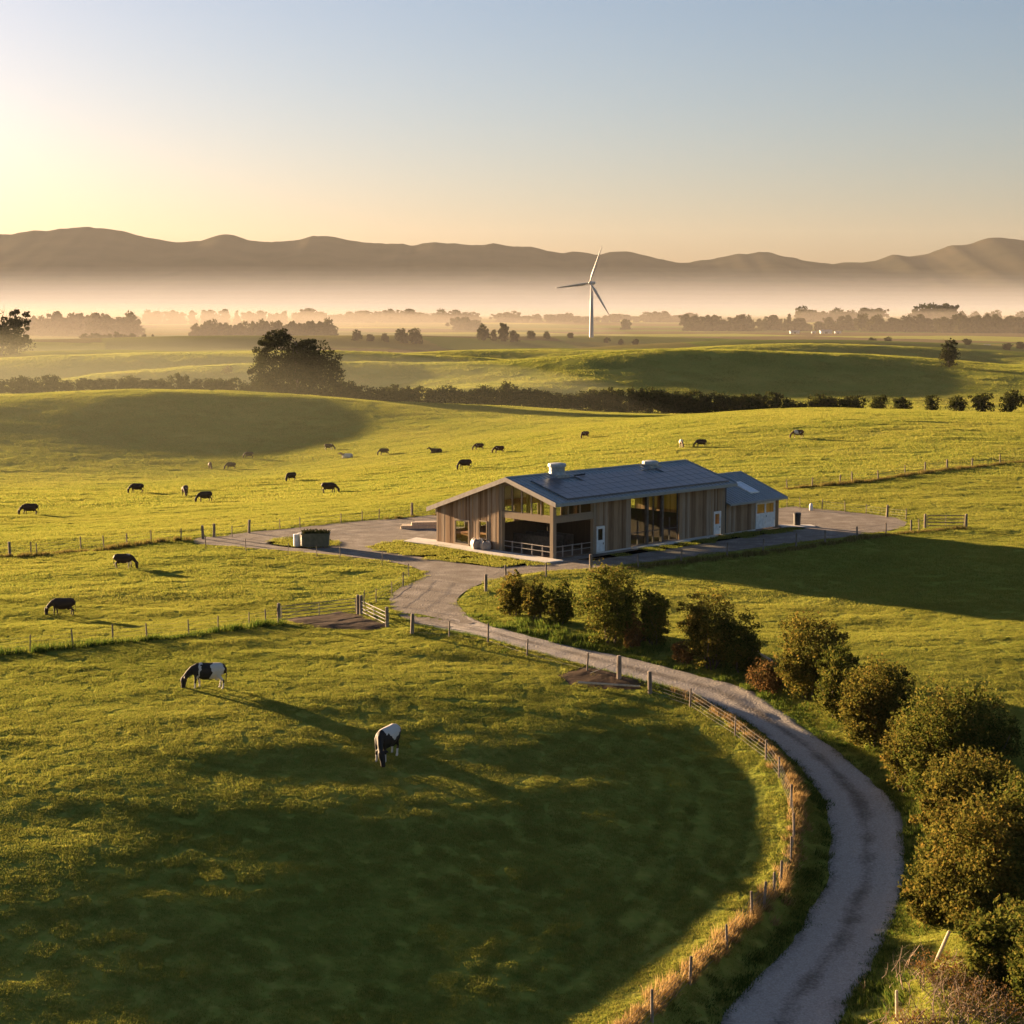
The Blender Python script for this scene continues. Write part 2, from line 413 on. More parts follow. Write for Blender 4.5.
GR0, GR1, GR2 = (.135, .172, .028), (.208, .222, .040), (.30, .272, .060)
def grass_mat(name, trans):
    m, nt, b, out = new_mat(name)
    ge = N(nt, 'ShaderNodeNewGeometry')
    n1 = N(nt, 'ShaderNodeTexNoise'); n1.inputs['Scale'].default_value = .045; n1.inputs['Detail'].default_value = 4
    n2 = N(nt, 'ShaderNodeTexNoise'); n2.inputs['Scale'].default_value = 2.4; n2.inputs['Detail'].default_value = 6
    for n in (n1, n2): nt.links.new(ge.outputs['Position'], n.inputs['Vector'])
    mx = N(nt, 'ShaderNodeMix'); mx.inputs[0].default_value = .5
    nt.links.new(n1.outputs[0], mx.inputs[2]); nt.links.new(n2.outputs[0], mx.inputs[3])
    src = mx.outputs[0]
    if trans:
        m2 = N(nt, 'ShaderNodeMix'); m2.inputs[0].default_value = .45
        nt.links.new(src, m2.inputs[2]); nt.links.new(ge.outputs['Random Per Island'], m2.inputs[3]); src = m2.outputs[0]
    col = ramp(nt, src, [(.32, GR0), (.5, GR1), (.68, GR2)])
    if trans:
        nt.nodes.remove(b)
        df = N(nt, 'ShaderNodeBsdfDiffuse'); tr = N(nt, 'ShaderNodeBsdfTranslucent'); ms = N(nt, 'ShaderNodeMixShader'); ms.inputs[0].default_value = trans
        nt.links.new(col, df.inputs[0]); nt.links.new(col, tr.inputs[0])
        nt.links.new(df.outputs[0], ms.inputs[1]); nt.links.new(tr.outputs[0], ms.inputs[2]); nt.links.new(ms.outputs[0], out.inputs[0])
    else:
        at = N(nt, 'ShaderNodeAttribute'); at.attribute_name = 'field'
        m3 = N(nt, 'ShaderNodeMix'); m3.data_type = 'RGBA'
        nt.links.new(at.outputs['Alpha'], m3.inputs[0]); nt.links.new(col, m3.inputs[6]); nt.links.new(at.outputs['Color'], m3.inputs[7])
        nt.links.new(m3.outputs[2], b.inputs['Base Color'])
        b.inputs['Roughness'].default_value = 1; b.inputs['Specular IOR Level'].default_value = 0
        n3 = N(nt, 'ShaderNodeTexNoise'); n3.inputs['Scale'].default_value = 1.6; n3.inputs['Detail'].default_value = 6
        nt.links.new(ge.outputs['Position'], n3.inputs['Vector'])
        bp = N(nt, 'ShaderNodeBump'); bp.inputs['Strength'].default_value = 1; bp.inputs['Distance'].default_value = .25
        nt.links.new(n3.outputs[0], bp.inputs['Height']); nt.links.new(bp.outputs[0], b.inputs['Normal'])
    return m

def gravel_mat(name):
    m, nt, b, out = new_mat(name)
    ge = N(nt, 'ShaderNodeNewGeometry')
    n1 = N(nt, 'ShaderNodeTexNoise'); n1.inputs['Scale'].default_value = .6; n1.inputs['Detail'].default_value = 6
    n2 = N(nt, 'ShaderNodeTexVoronoi'); n2.inputs['Scale'].default_value = 16
    n4 = N(nt, 'ShaderNodeTexNoise'); n4.inputs['Scale'].default_value = 7; n4.inputs['Detail'].default_value = 6
    for n in (n1, n2, n4): nt.links.new(ge.outputs['Position'], n.inputs['Vector'])
    at = N(nt, 'ShaderNodeAttribute'); at.attribute_name = 'wear'
    ad = N(nt, 'ShaderNodeMath', operation='ADD'); sb = N(nt, 'ShaderNodeMath', operation='MULTIPLY'); sb.inputs[1].default_value = .55
    nt.links.new(at.outputs['Fac'], sb.inputs[0]); nt.links.new(sb.outputs[0], ad.inputs[0])
    mm = N(nt, 'ShaderNodeMix'); mm.inputs[0].default_value = .45
    nt.links.new(n1.outputs[0], mm.inputs[2]); nt.links.new(n4.outputs[0], mm.inputs[3])
    nt.links.new(mm.outputs[0], ad.inputs[1])
    col = ramp(nt, ad.outputs[0], [(.26, (.12, .088, .062)), (.5, (.20, .172, .142)), (.76, (.43, .385, .33))])
    m3 = N(nt, 'ShaderNodeMix'); m3.data_type = 'RGBA'; m3.blend_type = 'MULTIPLY'; m3.inputs[0].default_value = .6
    nt.links.new(col, m3.inputs[6])
    nt.links.new(ramp(nt, n2.outputs['Color'], [(.1, (.55, .53, .5)), (.9, (1, 1, 1))]), m3.inputs[7])
    nt.links.new(m3.outputs[2], b.inputs['Base Color'])
    b.inputs['Roughness'].default_value = .95; b.inputs['Specular IOR Level'].default_value = .15
    bp = N(nt, 'ShaderNodeBump'); bp.inputs['Strength'].default_value = .9; bp.inputs['Distance'].default_value = .06
    nt.links.new(n4.outputs[0], bp.inputs['Height']); nt.links.new(bp.outputs[0], b.inputs['Normal'])
    return m

def board_mat(name, cols, rough=.85):
    m, nt, b, out = new_mat(name)
    ge = N(nt, 'ShaderNodeNewGeometry'); tc = N(nt, 'ShaderNodeTexCoord')
    mp = N(nt, 'ShaderNodeMapping'); mp.inputs['Scale'].default_value = (9, 9, .8)
    no = N(nt, 'ShaderNodeTexNoise'); no.inputs['Scale'].default_value = 1.0; no.inputs['Detail'].default_value = 6
    nt.links.new(tc.outputs['Object'], mp.inputs[0]); nt.links.new(mp.outputs[0], no.inputs['Vector'])
    mx = N(nt, 'ShaderNodeMix'); mx.inputs[0].default_value = .6
    nt.links.new(no.outputs[0], mx.inputs[2]); nt.links.new(ge.outputs['Random Per Island'], mx.inputs[3])
    k = len(cols)
    nt.links.new(ramp(nt, mx.outputs[0], [(.2 + .6 * i / (k - 1), c) for i, c in enumerate(cols)]), b.inputs['Base Color'])
    b.inputs['Roughness'].default_value = rough; b.inputs['Specular IOR Level'].default_value = .2
    bp = N(nt, 'ShaderNodeBump'); bp.inputs['Strength'].default_value = .3; bp.inputs['Distance'].default_value = .02
    nt.links.new(no.outputs[0], bp.inputs['Height']); nt.links.new(bp.outputs[0], b.inputs['Normal'])
    return m

def glass_mat(name, tint=(.93, .95, .93)):
    m, nt, b, out = new_mat(name); nt.nodes.remove(b)
    tr = N(nt, 'ShaderNodeBsdfTransparent'); tr.inputs[0].default_value = (*tint, 1)
    gl = N(nt, 'ShaderNodeBsdfGlossy'); gl.inputs['Roughness'].default_value = .03
    lw = N(nt, 'ShaderNodeLayerWeight'); lw.inputs[0].default_value = .5
    pw = N(nt, 'ShaderNodeMath', operation='POWER'); pw.inputs[1].default_value = 4; nt.links.new(lw.outputs['Facing'], pw.inputs[0])
    fr = N(nt, 'ShaderNodeMapRange'); fr.inputs[3].default_value = .05; fr.inputs[4].default_value = .6; nt.links.new(pw.outputs[0], fr.inputs[0])
    ms = N(nt, 'ShaderNodeMixShader')
    nt.links.new(fr.outputs[0], ms.inputs[0]); nt.links.new(tr.outputs[0], ms.inputs[1]); nt.links.new(gl.outputs[0], ms.inputs[2]); nt.links.new(ms.outputs[0], out.inputs[0])
    return m

def volume_mat(name, density, aniso, col=(1, 1, 1)):
    m, nt, b, out = new_mat(name); nt.nodes.remove(b)
    v = N(nt, 'ShaderNodeVolumePrincipled'); v.inputs['Density'].default_value = density; v.inputs['Anisotropy'].default_value = aniso
    v.inputs['Color'].default_value = (*col, 1)
    nt.links.new(v.outputs[0], out.inputs['Volume']); return m

M = {}
M['ground'] = grass_mat('pasture', 0)
M['blade'] = grass_mat('grass_blades', .5)
M['gravel'] = gravel_mat('gravel')
M['dry'] = leaf_mat('dry_grass', [(.20, .13, .05), (.33, .22, .09), (.46, .33, .15)], .45, 1.2, .6)
M['verge'] = leaf_mat('verge_grass', [(.040, .075, .012), (.075, .12, .018), (.14, .15, .03)], .5, .5, .5)
M['seed'] = leaf_mat('seeding_grass', [(.075, .085, .02), (.16, .13, .035), (.26, .19, .07)], .4, .6, .5)
M['bush'] = leaf_mat('bush_leaves', [(.036, .046, .010), (.080, .080, .015), (.138, .122, .024), (.178, .118, .026)], .45, .55, .5)
M['bushg'] = leaf_mat('bush_leaves_green', [(.032, .048, .010), (.066, .080, .014), (.115, .117, .022), (.155, .113, .026)], .45, .5, .5)
M['rust'] = leaf_mat('rusty_weeds', [(.075, .06, .018), (.15, .085, .03), (.22, .12, .04)], .35, 1.0, .6)
M['tree'] = leaf_mat('tree_leaves', [(.026, .029, .010), (.042, .046, .014), (.062, .060, .020)], .12, .2, .5)
M['hedge'] = leaf_mat('hedge_leaves', [(.028, .036, .010), (.046, .054, .014), (.072, .070, .020)], .25, .25, .5)
M['autumn'] = leaf_mat('autumn_leaves', [(.04, .038, .013), (.065, .053, .018), (.10, .068, .024)], .3, .25, .5)
M['bark'] = noise_mat('bark', (.06, .045, .032), (.13, .10, .075), 6, .95, .5)
M['twig'] = noise_mat('dead_twigs', (.14, .10, .07), (.30, .22, .15), 5, .9)
M['palewood'] = noise_mat('bleached_wood', (.38, .30, .21), (.58, .47, .34), 8, .85, .2)
M['post'] = noise_mat('post_wood', (.13, .10, .075), (.30, .25, .20), 5, .9, .3, stretch=(1, 1, .25))
M['wire'] = noise_mat('fence_wire', (.10, .095, .09), (.18, .17, .165), 3, .6, 0)
M['galv'] = noise_mat('galvanised_steel', (.17, .165, .16), (.27, .265, .26), 4, .45, .05, metallic=.5)
M['board'] = board_mat('weathered_boards', [(.14, .080, .043), (.21, .130, .074), (.32, .21, .12), (.24, .17, .115), (.35, .265, .185)])
M['timber'] = board_mat('timber_frame', [(.19, .14, .095), (.25, .19, .13), (.31, .25, .18)])
M['lining'] = board_mat('plywood_lining', [(.24, .15, .08), (.36, .23, .12), (.46, .31, .17)])
M['glowwood'] = board_mat('warm_glow_timber', [(.32, .13, .045), (.45, .20, .07), (.55, .27, .11)])  # orange in the wood stands in for warm light behind the gable window
M['fascia'] = noise_mat('painted_fascia', (.24, .21, .19), (.33, .30, .27), 3, .6, .05)
M['soffit'] = noise_mat('soffit', (.20, .16, .12), (.28, .22, .17), 3, .8)
M['roof'] = noise_mat('blue_grey_roofing', (.16, .19, .20), (.22, .255, .265), 1.2, .42, .03, spec=.5, c2=(.18, .215, .225))
M['panel'] = noise_mat('solar_cells', (.075, .072, .080), (.105, .101, .110), .9, .3, 0, spec=.6)
M['panelframe'] = noise_mat('panel_frame', (.10, .11, .13), (.18, .19, .21), 3, .4, 0, metallic=.4)
M['vent'] = noise_mat('vent_metal', (.19, .23, .25), (.30, .34, .36), 4, .45, .05, metallic=.3)
M['ventcap'] = noise_mat('vent_cap_metal', (.30, .33, .34), (.42, .45, .46), 4, .5)
M['white'] = noise_mat('white_paint', (.62, .61, .58), (.80, .79, .76), 3, .6, .05)
M['darkmetal'] = noise_mat('dark_frames', (.05, .045, .04), (.10, .09, .08), 4, .5)
M['black'] = noise_mat('black_plastic', (.018, .018, .02), (.045, .045, .045), 5, .5)
M['concrete'] = noise_mat('concrete', (.40, .37, .33), (.56, .53, .48), 1.4, .9, .2, c2=(.48, .44, .40))
M['gloom'] = board_mat('shade_dark_boards', [(.03, .022, .016), (.055, .04, .028), (.09, .065, .045)])  # boards coloured dark to stand in for shade inside the barn
M['floor'] = noise_mat('barn_floor', (.09, .06, .04), (.17, .12, .08), 1.2, .9, .2)
M['mud'] = noise_mat('mud', (.030, .020, .013), (.075, .050, .032), 1.6, .85, 1.0, c2=(.045, .032, .021), spec=.05)
M['glass'] = glass_mat('window_glass')
M['turbine'] = noise_mat('turbine_white', (.34, .33, .33), (.42, .41, .40), .1, .5)
M['far_wall'] = noise_mat('far_white_wall', (.40, .39, .37), (.52, .51, .49), .3, .7)
M['far_roof'] = noise_mat('far_roof', (.22, .22, .22), (.36, .36, .36), .3, .6)
M['mount'] = noise_mat('mountain_bush', (.022, .022, .015), (.036, .033, .022), .0035, 1, 0, c2=(.052, .043, .029), spec=0)
M['haze'] = volume_mat('haze', 1.7e-5, .1, (.60, .60, .62))

# ------------------------------------------------------------------ ground sheet
def build_ground():
    ys = np.concatenate([np.arange(-120, 30, 10.0), np.arange(30, 46, 2.0), np.arange(46, 135, .5)])
    y = 135.0; L = []
    while y < 13000: L.append(y); y += max(.55, y * .0042)
    ys = np.concatenate([ys, L])
    u = np.linspace(-1, 1, 361); u = np.concatenate([[-9, -6, -4, -3, -2.2, -1.7, -1.35, -1.15], u, [1.15, 1.35, 1.7, 2.2, 3, 4, 6, 9]])
    Y = np.repeat(ys[:, None], len(u), 1); X = u[None] * (np.maximum(ys, 20) * .36 + 12)[:, None]
    Z = height(X.ravel(), Y.ravel()).reshape(X.shape)
    nr, nc = X.shape
    v = np.stack([X.ravel(), Y.ravel(), Z.ravel()], 1)
    i = np.arange(nr - 1)[:, None] * nc + np.arange(nc - 1)[None]
    f = np.stack([i, i + 1, i + nc + 1, i + nc], -1).reshape(-1, 4)
    me = raw_mesh('ground', v, None, f, [M['ground']], True)
    # far paddocks of different crops and bare soil
    x = v[:, 0]; yy = v[:, 1]
    col = np.zeros((len(v), 4), np.float32)
    far = sstep(1150, 1450, yy)
    wob = 90 * fbm(x / 500, yy / 500, 77, 2)
    cx = np.floor((x + .35 * yy + wob) / (160 + 90 * (yy > 2200))); cyy = np.floor((yy - .2 * x + wob) / (110 + 120 * (yy > 2000) + 200 * (yy > 3200)))
    h1 = _hash(cx, cyy, 5); h2 = _hash(cx, cyy, 6)
    pal = np.array([(.085, .115, .022), (.055, .085, .018), (.14, .125, .035), (.105, .070, .042), (.075, .052, .034), (.12, .13, .04), (.07, .10, .02)])
    col[:, :3] = pal[(h1 * 6.99).astype(int)]
    br = ((yy > 1950) & (yy < 2700) & (x > 120)) & (h2 > .25)
    col[br, :3] = (.088, .056, .036)
    col[:, 3] = far * (.85 * (h2 > .1))
    a = me.color_attributes.new('field', 'FLOAT_COLOR', 'POINT'); a.data.foreach_set('color', col.ravel())
    return tag(link('ground', me), 'green rolling pasture reaching to the misty plain', None, None, 'structure')
build_ground()

def build_road():
    nc = 13; n = len(rl)
    V = []; wear = []
    for k in range(n):
        a, b = rl[k], rr[k]
        ja = .28 * float(fbm(np.array([k * .23]), np.array([1.0]), 40, 3)[0]); jb = .28 * float(fbm(np.array([k * .23]), np.array([9.0]), 41, 3)[0])
        wv = np.array(b[:2]) - np.array(a[:2]); wl_ = np.linalg.norm(wv); dv = wv / wl_
        A = np.array(a[:2]) - dv * (.10 + ja); Bp = np.array(b[:2]) + dv * (.10 + jb)
        for c in range(nc):
            t = c / (nc - 1); p = A + (Bp - A) * t
            rut = .05 * (math.exp(-((t - .27) / .11) ** 2) + math.exp(-((t - .75) / .11) ** 2))
            edge = .09 * (max(0, 1 - t / .1) ** 2 + max(0, (t - .9) / .1) ** 2)
            V.append((p[0], p[1], 0, t)); wear.append(rut / .05 * .34 - .32 * math.exp(-((t - .51) / .085) ** 2) - .15 * (t < .1 or t > .93) + .38 + .16 * float(fbm(np.array([k * .3]), np.array([t * 6]), 44, 3)[0]))
    V = np.array(V)
    z = smooth_h(V[:, 0], V[:, 1])
    flat = 1 - sstep(0, 9, np.where(inpoly(V[:, 0], V[:, 1], YARD), -1, segdist(V[:, 0], V[:, 1], YARD)))
    z = z * (1 - flat)
    t = V[:, 3]
    z += .035 - .05 * (np.exp(-((t - .27) / .11) ** 2) + np.exp(-((t - .75) / .11) ** 2)) - .09 * (np.maximum(0, 1 - t / .1) ** 2 + np.maximum(0, (t - .9) / .1) ** 2)
    z += .03 * fbm(V[:, 0] / 1.1, V[:, 1] / 1.1, 55, 3)
    i = np.arange(n - 1)[:, None] * nc + np.arange(nc - 1)[None]
    f = np.stack([i, i + 1, i + nc + 1, i + nc], -1).reshape(-1, 4)
    me = raw_mesh('road', np.stack([V[:, 0], V[:, 1], z], 1), None, f, [M['gravel']], True)
    a = me.attributes.new('wear', 'FLOAT', 'POINT'); a.data.foreach_set('value', np.array(wear, np.float32))
    tag(link('road', me), 'pale gravel farm drive curving up to the barn', None, None, 'structure')

def flat_poly(name, poly, z, mat, thick=0.0, label=None, kind='structure'):
    bm = bmesh.new(); vs = [bm.verts.new((p[0], p[1], z)) for p in poly]
    f = bm.faces.new(vs); bmesh.ops.recalc_face_normals(bm, faces=[f])
    if f.normal.z < 0: bmesh.ops.reverse_faces(bm, faces=[f])
    if thick:
        r = bmesh.ops.extrude_face_region(bm, geom=[f]); nv = [g for g in r['geom'] if isinstance(g, bmesh.types.BMVert)]
        bmesh.ops.translate(bm, verts=vs, vec=(0, 0, -thick)); bmesh.ops.recalc_face_normals(bm, faces=bm.faces)
    bmesh.ops.triangulate(bm, faces=bm.faces)
    me = bpy.data.meshes.new(name); bm.to_mesh(me); bm.free(); me.materials.append(mat)
    o = link(name, me)
    return tag(o, label, None, None, kind)
build_road()
flat_poly('yard', YARD, .012, M['gravel'], 0, 'grey gravel farmyard around the barn')
flat_poly('lawn', ISL1, .06, M['ground'], .12, 'small grass island in the gravel yard')
flat_poly('lawn', ISL2, .06, M['ground'], .12, 'crescent of grass before the barn gable')
flat_poly('lawn', ISL3, .06, M['ground'], .12, 'grass strip along the long barn wall')
flat_poly('path', APRON, .14, M['concrete'], .2, 'pale concrete apron along the barn gable')

def drape(name, poly, mat, lift, step=.4, label=None):
    P = np.array(poly); x0, y0 = P.min(0); x1, y1 = P.max(0)
    gx = np.arange(x0, x1 + step, step); gy = np.arange(y0, y1 + step, step)
    X, Y = np.meshgrid(gx, gy); d = np.where(inpoly(X, Y, poly), 1, -1) * segdist(X.ravel(), Y.ravel(), poly).reshape(X.shape)
    Z = height(X.ravel(), Y.ravel()).reshape(X.shape) + np.clip(d * .12, -.10, lift) + .05 * fbm(X / .7, Y / .7, 12, 3)
    nr, nc = X.shape; i = np.arange(nr - 1)[:, None] * nc + np.arange(nc - 1)[None]
    f = np.stack([i, i + 1, i + nc + 1, i + nc], -1).reshape(-1, 4)
    me = raw_mesh(name, np.stack([X.ravel(), Y.ravel(), Z.ravel()], 1), None, f, [mat], True)
    return tag(link(name, me), label, None, None, 'structure')
drape('ground', MUD1, M['mud'], .10, .35, 'trampled mud in the paddock gateway by the yard')
drape('ground', MUD2, M['mud'], .10, .3, 'trampled mud in the gateway beside the drive')

# ------------------------------------------------------------------ mountains
def build_mountains():
    prof = [(-900, 240), (-500, 224), (-250, 238), (0, 230), (45, 230), (85, 226), (130, 231), (190, 241), (235, 236), (262, 240), (295, 239), (320, 235), (360, 240), (400, 243), (470, 246), (560, 252),
            (620, 256), (680, 261), (715, 259), (755, 250), (790, 257), (832, 261), (900, 255), (950, 247), (985, 241), (1024, 241), (1150, 234), (1300, 246), (1600, 236), (1950, 250)]
    D0 = 9800.0
    px = np.array([p[0] for p in prof], float); ang = np.arctan((512 - np.array([p[1] for p in prof], float)) / FPX) - PITCH
    hx = (px - 512) / FPX * D0 * 1.0; hz = CAM_H + D0 * np.tan(ang)
    xs = np.linspace(-7200, 7200, 620); ridge = np.interp(xs, hx, hz)
    k = np.hanning(9); k /= k.sum(); ridge = np.convolve(np.pad(ridge, 4, mode='edge'), k, mode='valid')
    ridge += 26 * fbm(xs / 330, xs * 0, 61, 3) + 12 - 36 * np.abs(fbm(xs / 260, xs * 0 + 3, 66, 4))
    vs = np.linspace(-1, 1, 90)
    X, V = np.meshgrid(xs, vs)
    RZ = np.repeat(ridge[None], len(vs), 0)
    off = 350 * fbm(X / 1500, V * 0, 63, 2)
    Y = D0 + off + V * 2300
    prof_v = np.where(V < 0, 1 - np.abs(V) ** .85, 1 - np.abs(V) ** .9)
    gul = 1 - np.abs(2 * fbm(X / 420 + .6 * V, V * 1.2, 64, 4))
    Z = -30 + (RZ + 30) * prof_v - 16 * (1 - gul) * np.clip(1 - prof_v, 0, 1) * np.clip(prof_v * 2.2, 0, 1)
    nr, nc = X.shape; i = np.arange(nr - 1)[:, None] * nc + np.arange(nc - 1)[None]
    f = np.stack([i, i + 1, i + nc + 1, i + nc], -1).reshape(-1, 4)
    me = raw_mesh('mountains', np.stack([X.ravel(), Y.ravel(), Z.ravel()], 1), None, f, [M['mount']], True)
    tag(link('mountains', me), 'long dark mountain range above the morning fog', None, None, 'structure')
build_mountains()

def ell(name, c, r, mat, label, p=2.0):
    """a closed flattened body of fog; p above 2 makes it fuller at the rim"""
    bm = bmesh.new(); bmesh.ops.create_uvsphere(bm, u_segments=96, v_segments=32, radius=1)
    for v in bm.verts:
        q = v.co; n = (abs(q.x) ** p + abs(q.y) ** p + abs(q.z) ** p) ** (1 / p)
        v.co = Vector((q.x / n * r[0], q.y / n * r[1], q.z / n * r[2]))
    me = bpy.data.meshes.new(name); bm.to_mesh(me); bm.free(); me.materials.append(mat)
    return tag(link(name, me, None, c), label, None, 'layers of valley fog', 'stuff')
# valley fog lying before the mountain foot, thinning upward; then thinner ground mist nearer by, thickest at left
for k in range(9):
    h = 50 + 18 * k
    ell('fog_bank', (-900, 6600 + 40 * k, -22), (6900 + 40 * k, 1250 + 110 * k, h), volume_mat('valley_fog', 9.0e-5 * .82 ** k, .12, (.50, .52, .60)), 'pale fog bank at the foot of the mountains')
for cx, cyy, rx, ry, h, dens in [(-500, 2300, 2700, 1950, 34, .7e-4), (-1500, 2250, 1650, 1920, 38, 1.1e-4), (-1700, 2200, 1500, 1880, 44, 1.0e-4), (-1750, 2900, 1700, 1700, 52, .8e-4), (-600, 3900, 4200, 1900, 36, 1.0e-4)]:
    ell('mist', (cx, cyy, -21), (rx, ry, h), volume_mat('golden_mist', dens, .1, (.46, .42, .38)), 'golden morning mist lying low over the plain', 3.0)
for cx, cyy, rx, ry, h, dens in [(-200, 470, 250, 260, 21, 3.2e-4), (-190, 450, 230, 230, 25, 3.6e-4), (-210, 440, 180, 200, 29, 3.4e-4)]:
    ell('mist', (cx, cyy, -11), (rx, ry, h), volume_mat('thin_mist', dens, .1, (.43, .43, .33)), 'thin golden mist over the left hill and hedgerow', 2.4)
hb = MB(); hb.box(-7600, 7600, -400, 12600, -60, 560)
tag(hb.build('haze', M['haze']), 'thin morning haze over the plain', None, None, 'stuff')

# ------------------------------------------------------------------ grass
def blades(n, size, h0, h1, w, seed, bend=.6, clump=0.0):
    r = np.random.RandomState(seed)
    x = (r.rand(n) - .5) * size; y = (r.rand(n) - .5) * size
    hh = h0 + (h1 - h0) * r.rand(n) ** 1.5
    a = r.rand(n) * 2 * np.pi; lean = r.rand(n) * bend * hh; la = r.rand(n) * 2 * np.pi
    ww = w * (.6 + .8 * r.rand(n))
    dx = np.cos(a) * ww / 2; dy = np.sin(a) * ww / 2; lx = np.cos(la) * lean; ly = np.sin(la) * lean
    z0 = np.full(n, -.12 * h1)
    v = np.stack([np.stack([x - dx, y - dy, z0], 1), np.stack([x + dx, y + dy, z0], 1),
                  np.stack([x + dx * .8 + lx * .35, y + dy * .8 + ly * .35, hh * .6], 1), np.stack([x - dx * .8 + lx * .35, y - dy * .8 + ly * .35, hh * .6], 1),
                  np.stack([x + lx, y + ly, hh], 1)], 1).reshape(-1, 3)
    b = np.arange(n) * 5
    return v, np.stack([b + 3, b + 2, b + 4], 1), np.stack([b, b + 1, b + 2, b + 3], 1)

def scatter_nodes():
    ng = bpy.data.node_groups.new('grass_scatter', 'GeometryNodeTree')
    ng.interface.new_socket('Geometry', in_out='INPUT', socket_type='NodeSocketGeometry')
    ng.interface.new_socket('Geometry', in_out='OUTPUT', socket_type='NodeSocketGeometry')
    gi = ng.nodes.new('NodeGroupInput'); go = ng.nodes.new('NodeGroupOutput')
    def attr(nm, t):
        a = ng.nodes.new('GeometryNodeInputNamedAttribute'); a.data_type = t; a.inputs[0].default_value = nm; return a.outputs[0]
    sp = ng.nodes.new('GeometryNodeSeparateGeometry'); sp.domain = 'POINT'
    ip = ng.nodes.new('GeometryNodeInstanceOnPoints'); er = ng.nodes.new('FunctionNodeEulerToRotation')
    ng.links.new(gi.outputs[0], sp.inputs[0]); ng.links.new(attr('is_spot', 'BOOLEAN'), sp.inputs[1])
    ng.links.new(sp.outputs[0], ip.inputs['Points']); ng.links.new(sp.outputs[1], ip.inputs['Instance'])
    ng.links.new(attr('turn', 'FLOAT_VECTOR'), er.inputs[0]); ng.links.new(er.outputs[0], ip.inputs['Rotation'])
    ng.links.new(attr('size', 'FLOAT_VECTOR'), ip.inputs['Scale'])
    ng.links.new(ip.outputs[0], go.inputs[0])
    return ng
SCATTER = scatter_nodes()

def grass_layer(pts, patch, mat, label, seed, zs=(.7, 1.3), name='grass'):
    """one sheet of grass: clumps set out over the given ground spots"""
    r = np.random.RandomState(seed)
    v, f3, f4 = patch; n = len(v); k = len(pts)
    me = raw_mesh(name, np.concatenate([v, pts]), f3, f4, [mat])
    a = me.attributes.new('is_spot', 'BOOLEAN', 'POINT'); a.data.foreach_set('value', np.concatenate([np.zeros(n, bool), np.ones(k, bool)]))
    eps = .6
    gx = (height(pts[:, 0] + eps, pts[:, 1]) - height(pts[:, 0] - eps, pts[:, 1])) / (2 * eps)
    gy = (height(pts[:, 0], pts[:, 1] + eps) - height(pts[:, 0], pts[:, 1] - eps)) / (2 * eps)
    # the clumps follow the slope of the ground
    tw = r.rand(k) * 2 * np.pi
    rot = np.zeros((n + k, 3), np.float32)
    ct, stt = np.cos(tw), np.sin(tw)
    sx = gx * ct + gy * stt; sy = -gx * stt + gy * ct
    rot[n:, 0] = np.clip(sy, -.4, .4); rot[n:, 1] = np.clip(-sx, -.4, .4); rot[n:, 2] = tw
    a = me.attributes.new('turn', 'FLOAT_VECTOR', 'POINT'); a.data.foreach_set('vector', rot.ravel())
    s = np.ones((n + k, 3), np.float32)
    tall = zs[0] + (zs[1] - zs[0]) * np.clip(.5 + .9 * fbm(pts[:, 0] / 4.5, pts[:, 1] / 3.2, seed + 3, 3), 0, 1)
    s[n:, 2] = tall; s[n:, :2] = (.9 + .25 * r.rand(k))[:, None]
    a = me.attributes.new('size', 'FLOAT_VECTOR', 'POINT'); a.data.foreach_set('vector', s.ravel())
    o = link(name, me); md = o.modifiers.new('scatter', 'NODES'); md.node_group = SCATTER
    return tag(o, label, None, None, 'stuff')

def field_pts(y0, y1, step, seed, excl=True, side=.335, pad=4):
    r = np.random.RandomState(seed); X = []; Y = []
    y = y0
    while y < y1:
        w = side * y + pad; n = int(2 * w / step)
        xs = -w + (np.arange(n) + r.rand(n)) * step; X.append(xs); Y.append(y + (r.rand(n) - .5) * step); y += step
    X = np.concatenate(X); Y = np.concatenate(Y)
    if excl:
        k = (~mask_hard(X, Y)) & ((~inpoly(X, Y, MUD1) & ~inpoly(X, Y, MUD2)) | (r.rand(len(X)) < .22))
        inner = (inpoly(X, Y, ROADPOLY) | inpoly(X, Y, YARD))
        X = X[k]; Y = Y[k]
    Z = height(X, Y)
    isl = inpoly(X, Y, ISL1) | inpoly(X, Y, ISL2) | inpoly(X, Y, ISL3)
    Z[isl] = .06
    return np.stack([X, Y, Z], 1)

p = field_pts(50, 125, .78, 1)
grass_layer(p[::2], blades(620, 1.0, .03, .085, .015, 11, .45), M['blade'], 'short grazed grass of the near pastures', 21, (.6, 1.4))
grass_layer(p[1::2], blades(620, 1.0, .03, .085, .015, 12, .45), M['blade'], 'short grazed grass of the near pastures', 22, (.5, 1.6))
p = field_pts(125, 215, 1.5, 2)
grass_layer(p, blades(620, 1.9, .04, .12, .030, 13, .5), M['blade'], 'grazed grass around the barn and yard', 23, (.7, 1.35))
p = field_pts(215, 440, 3.4, 3)
grass_layer(p, blades(640, 4.2, .06, .16, .07, 14, .5), M['blade'], 'grazed grass of the middle pastures', 24, (.7, 1.3))
p = field_pts(440, 1000, 9, 4, False)
grass_layer(p, blades(560, 11, .10, .24, .17, 15), M['blade'], 'grass of the far rolling hills', 25, (.6, 1.4))

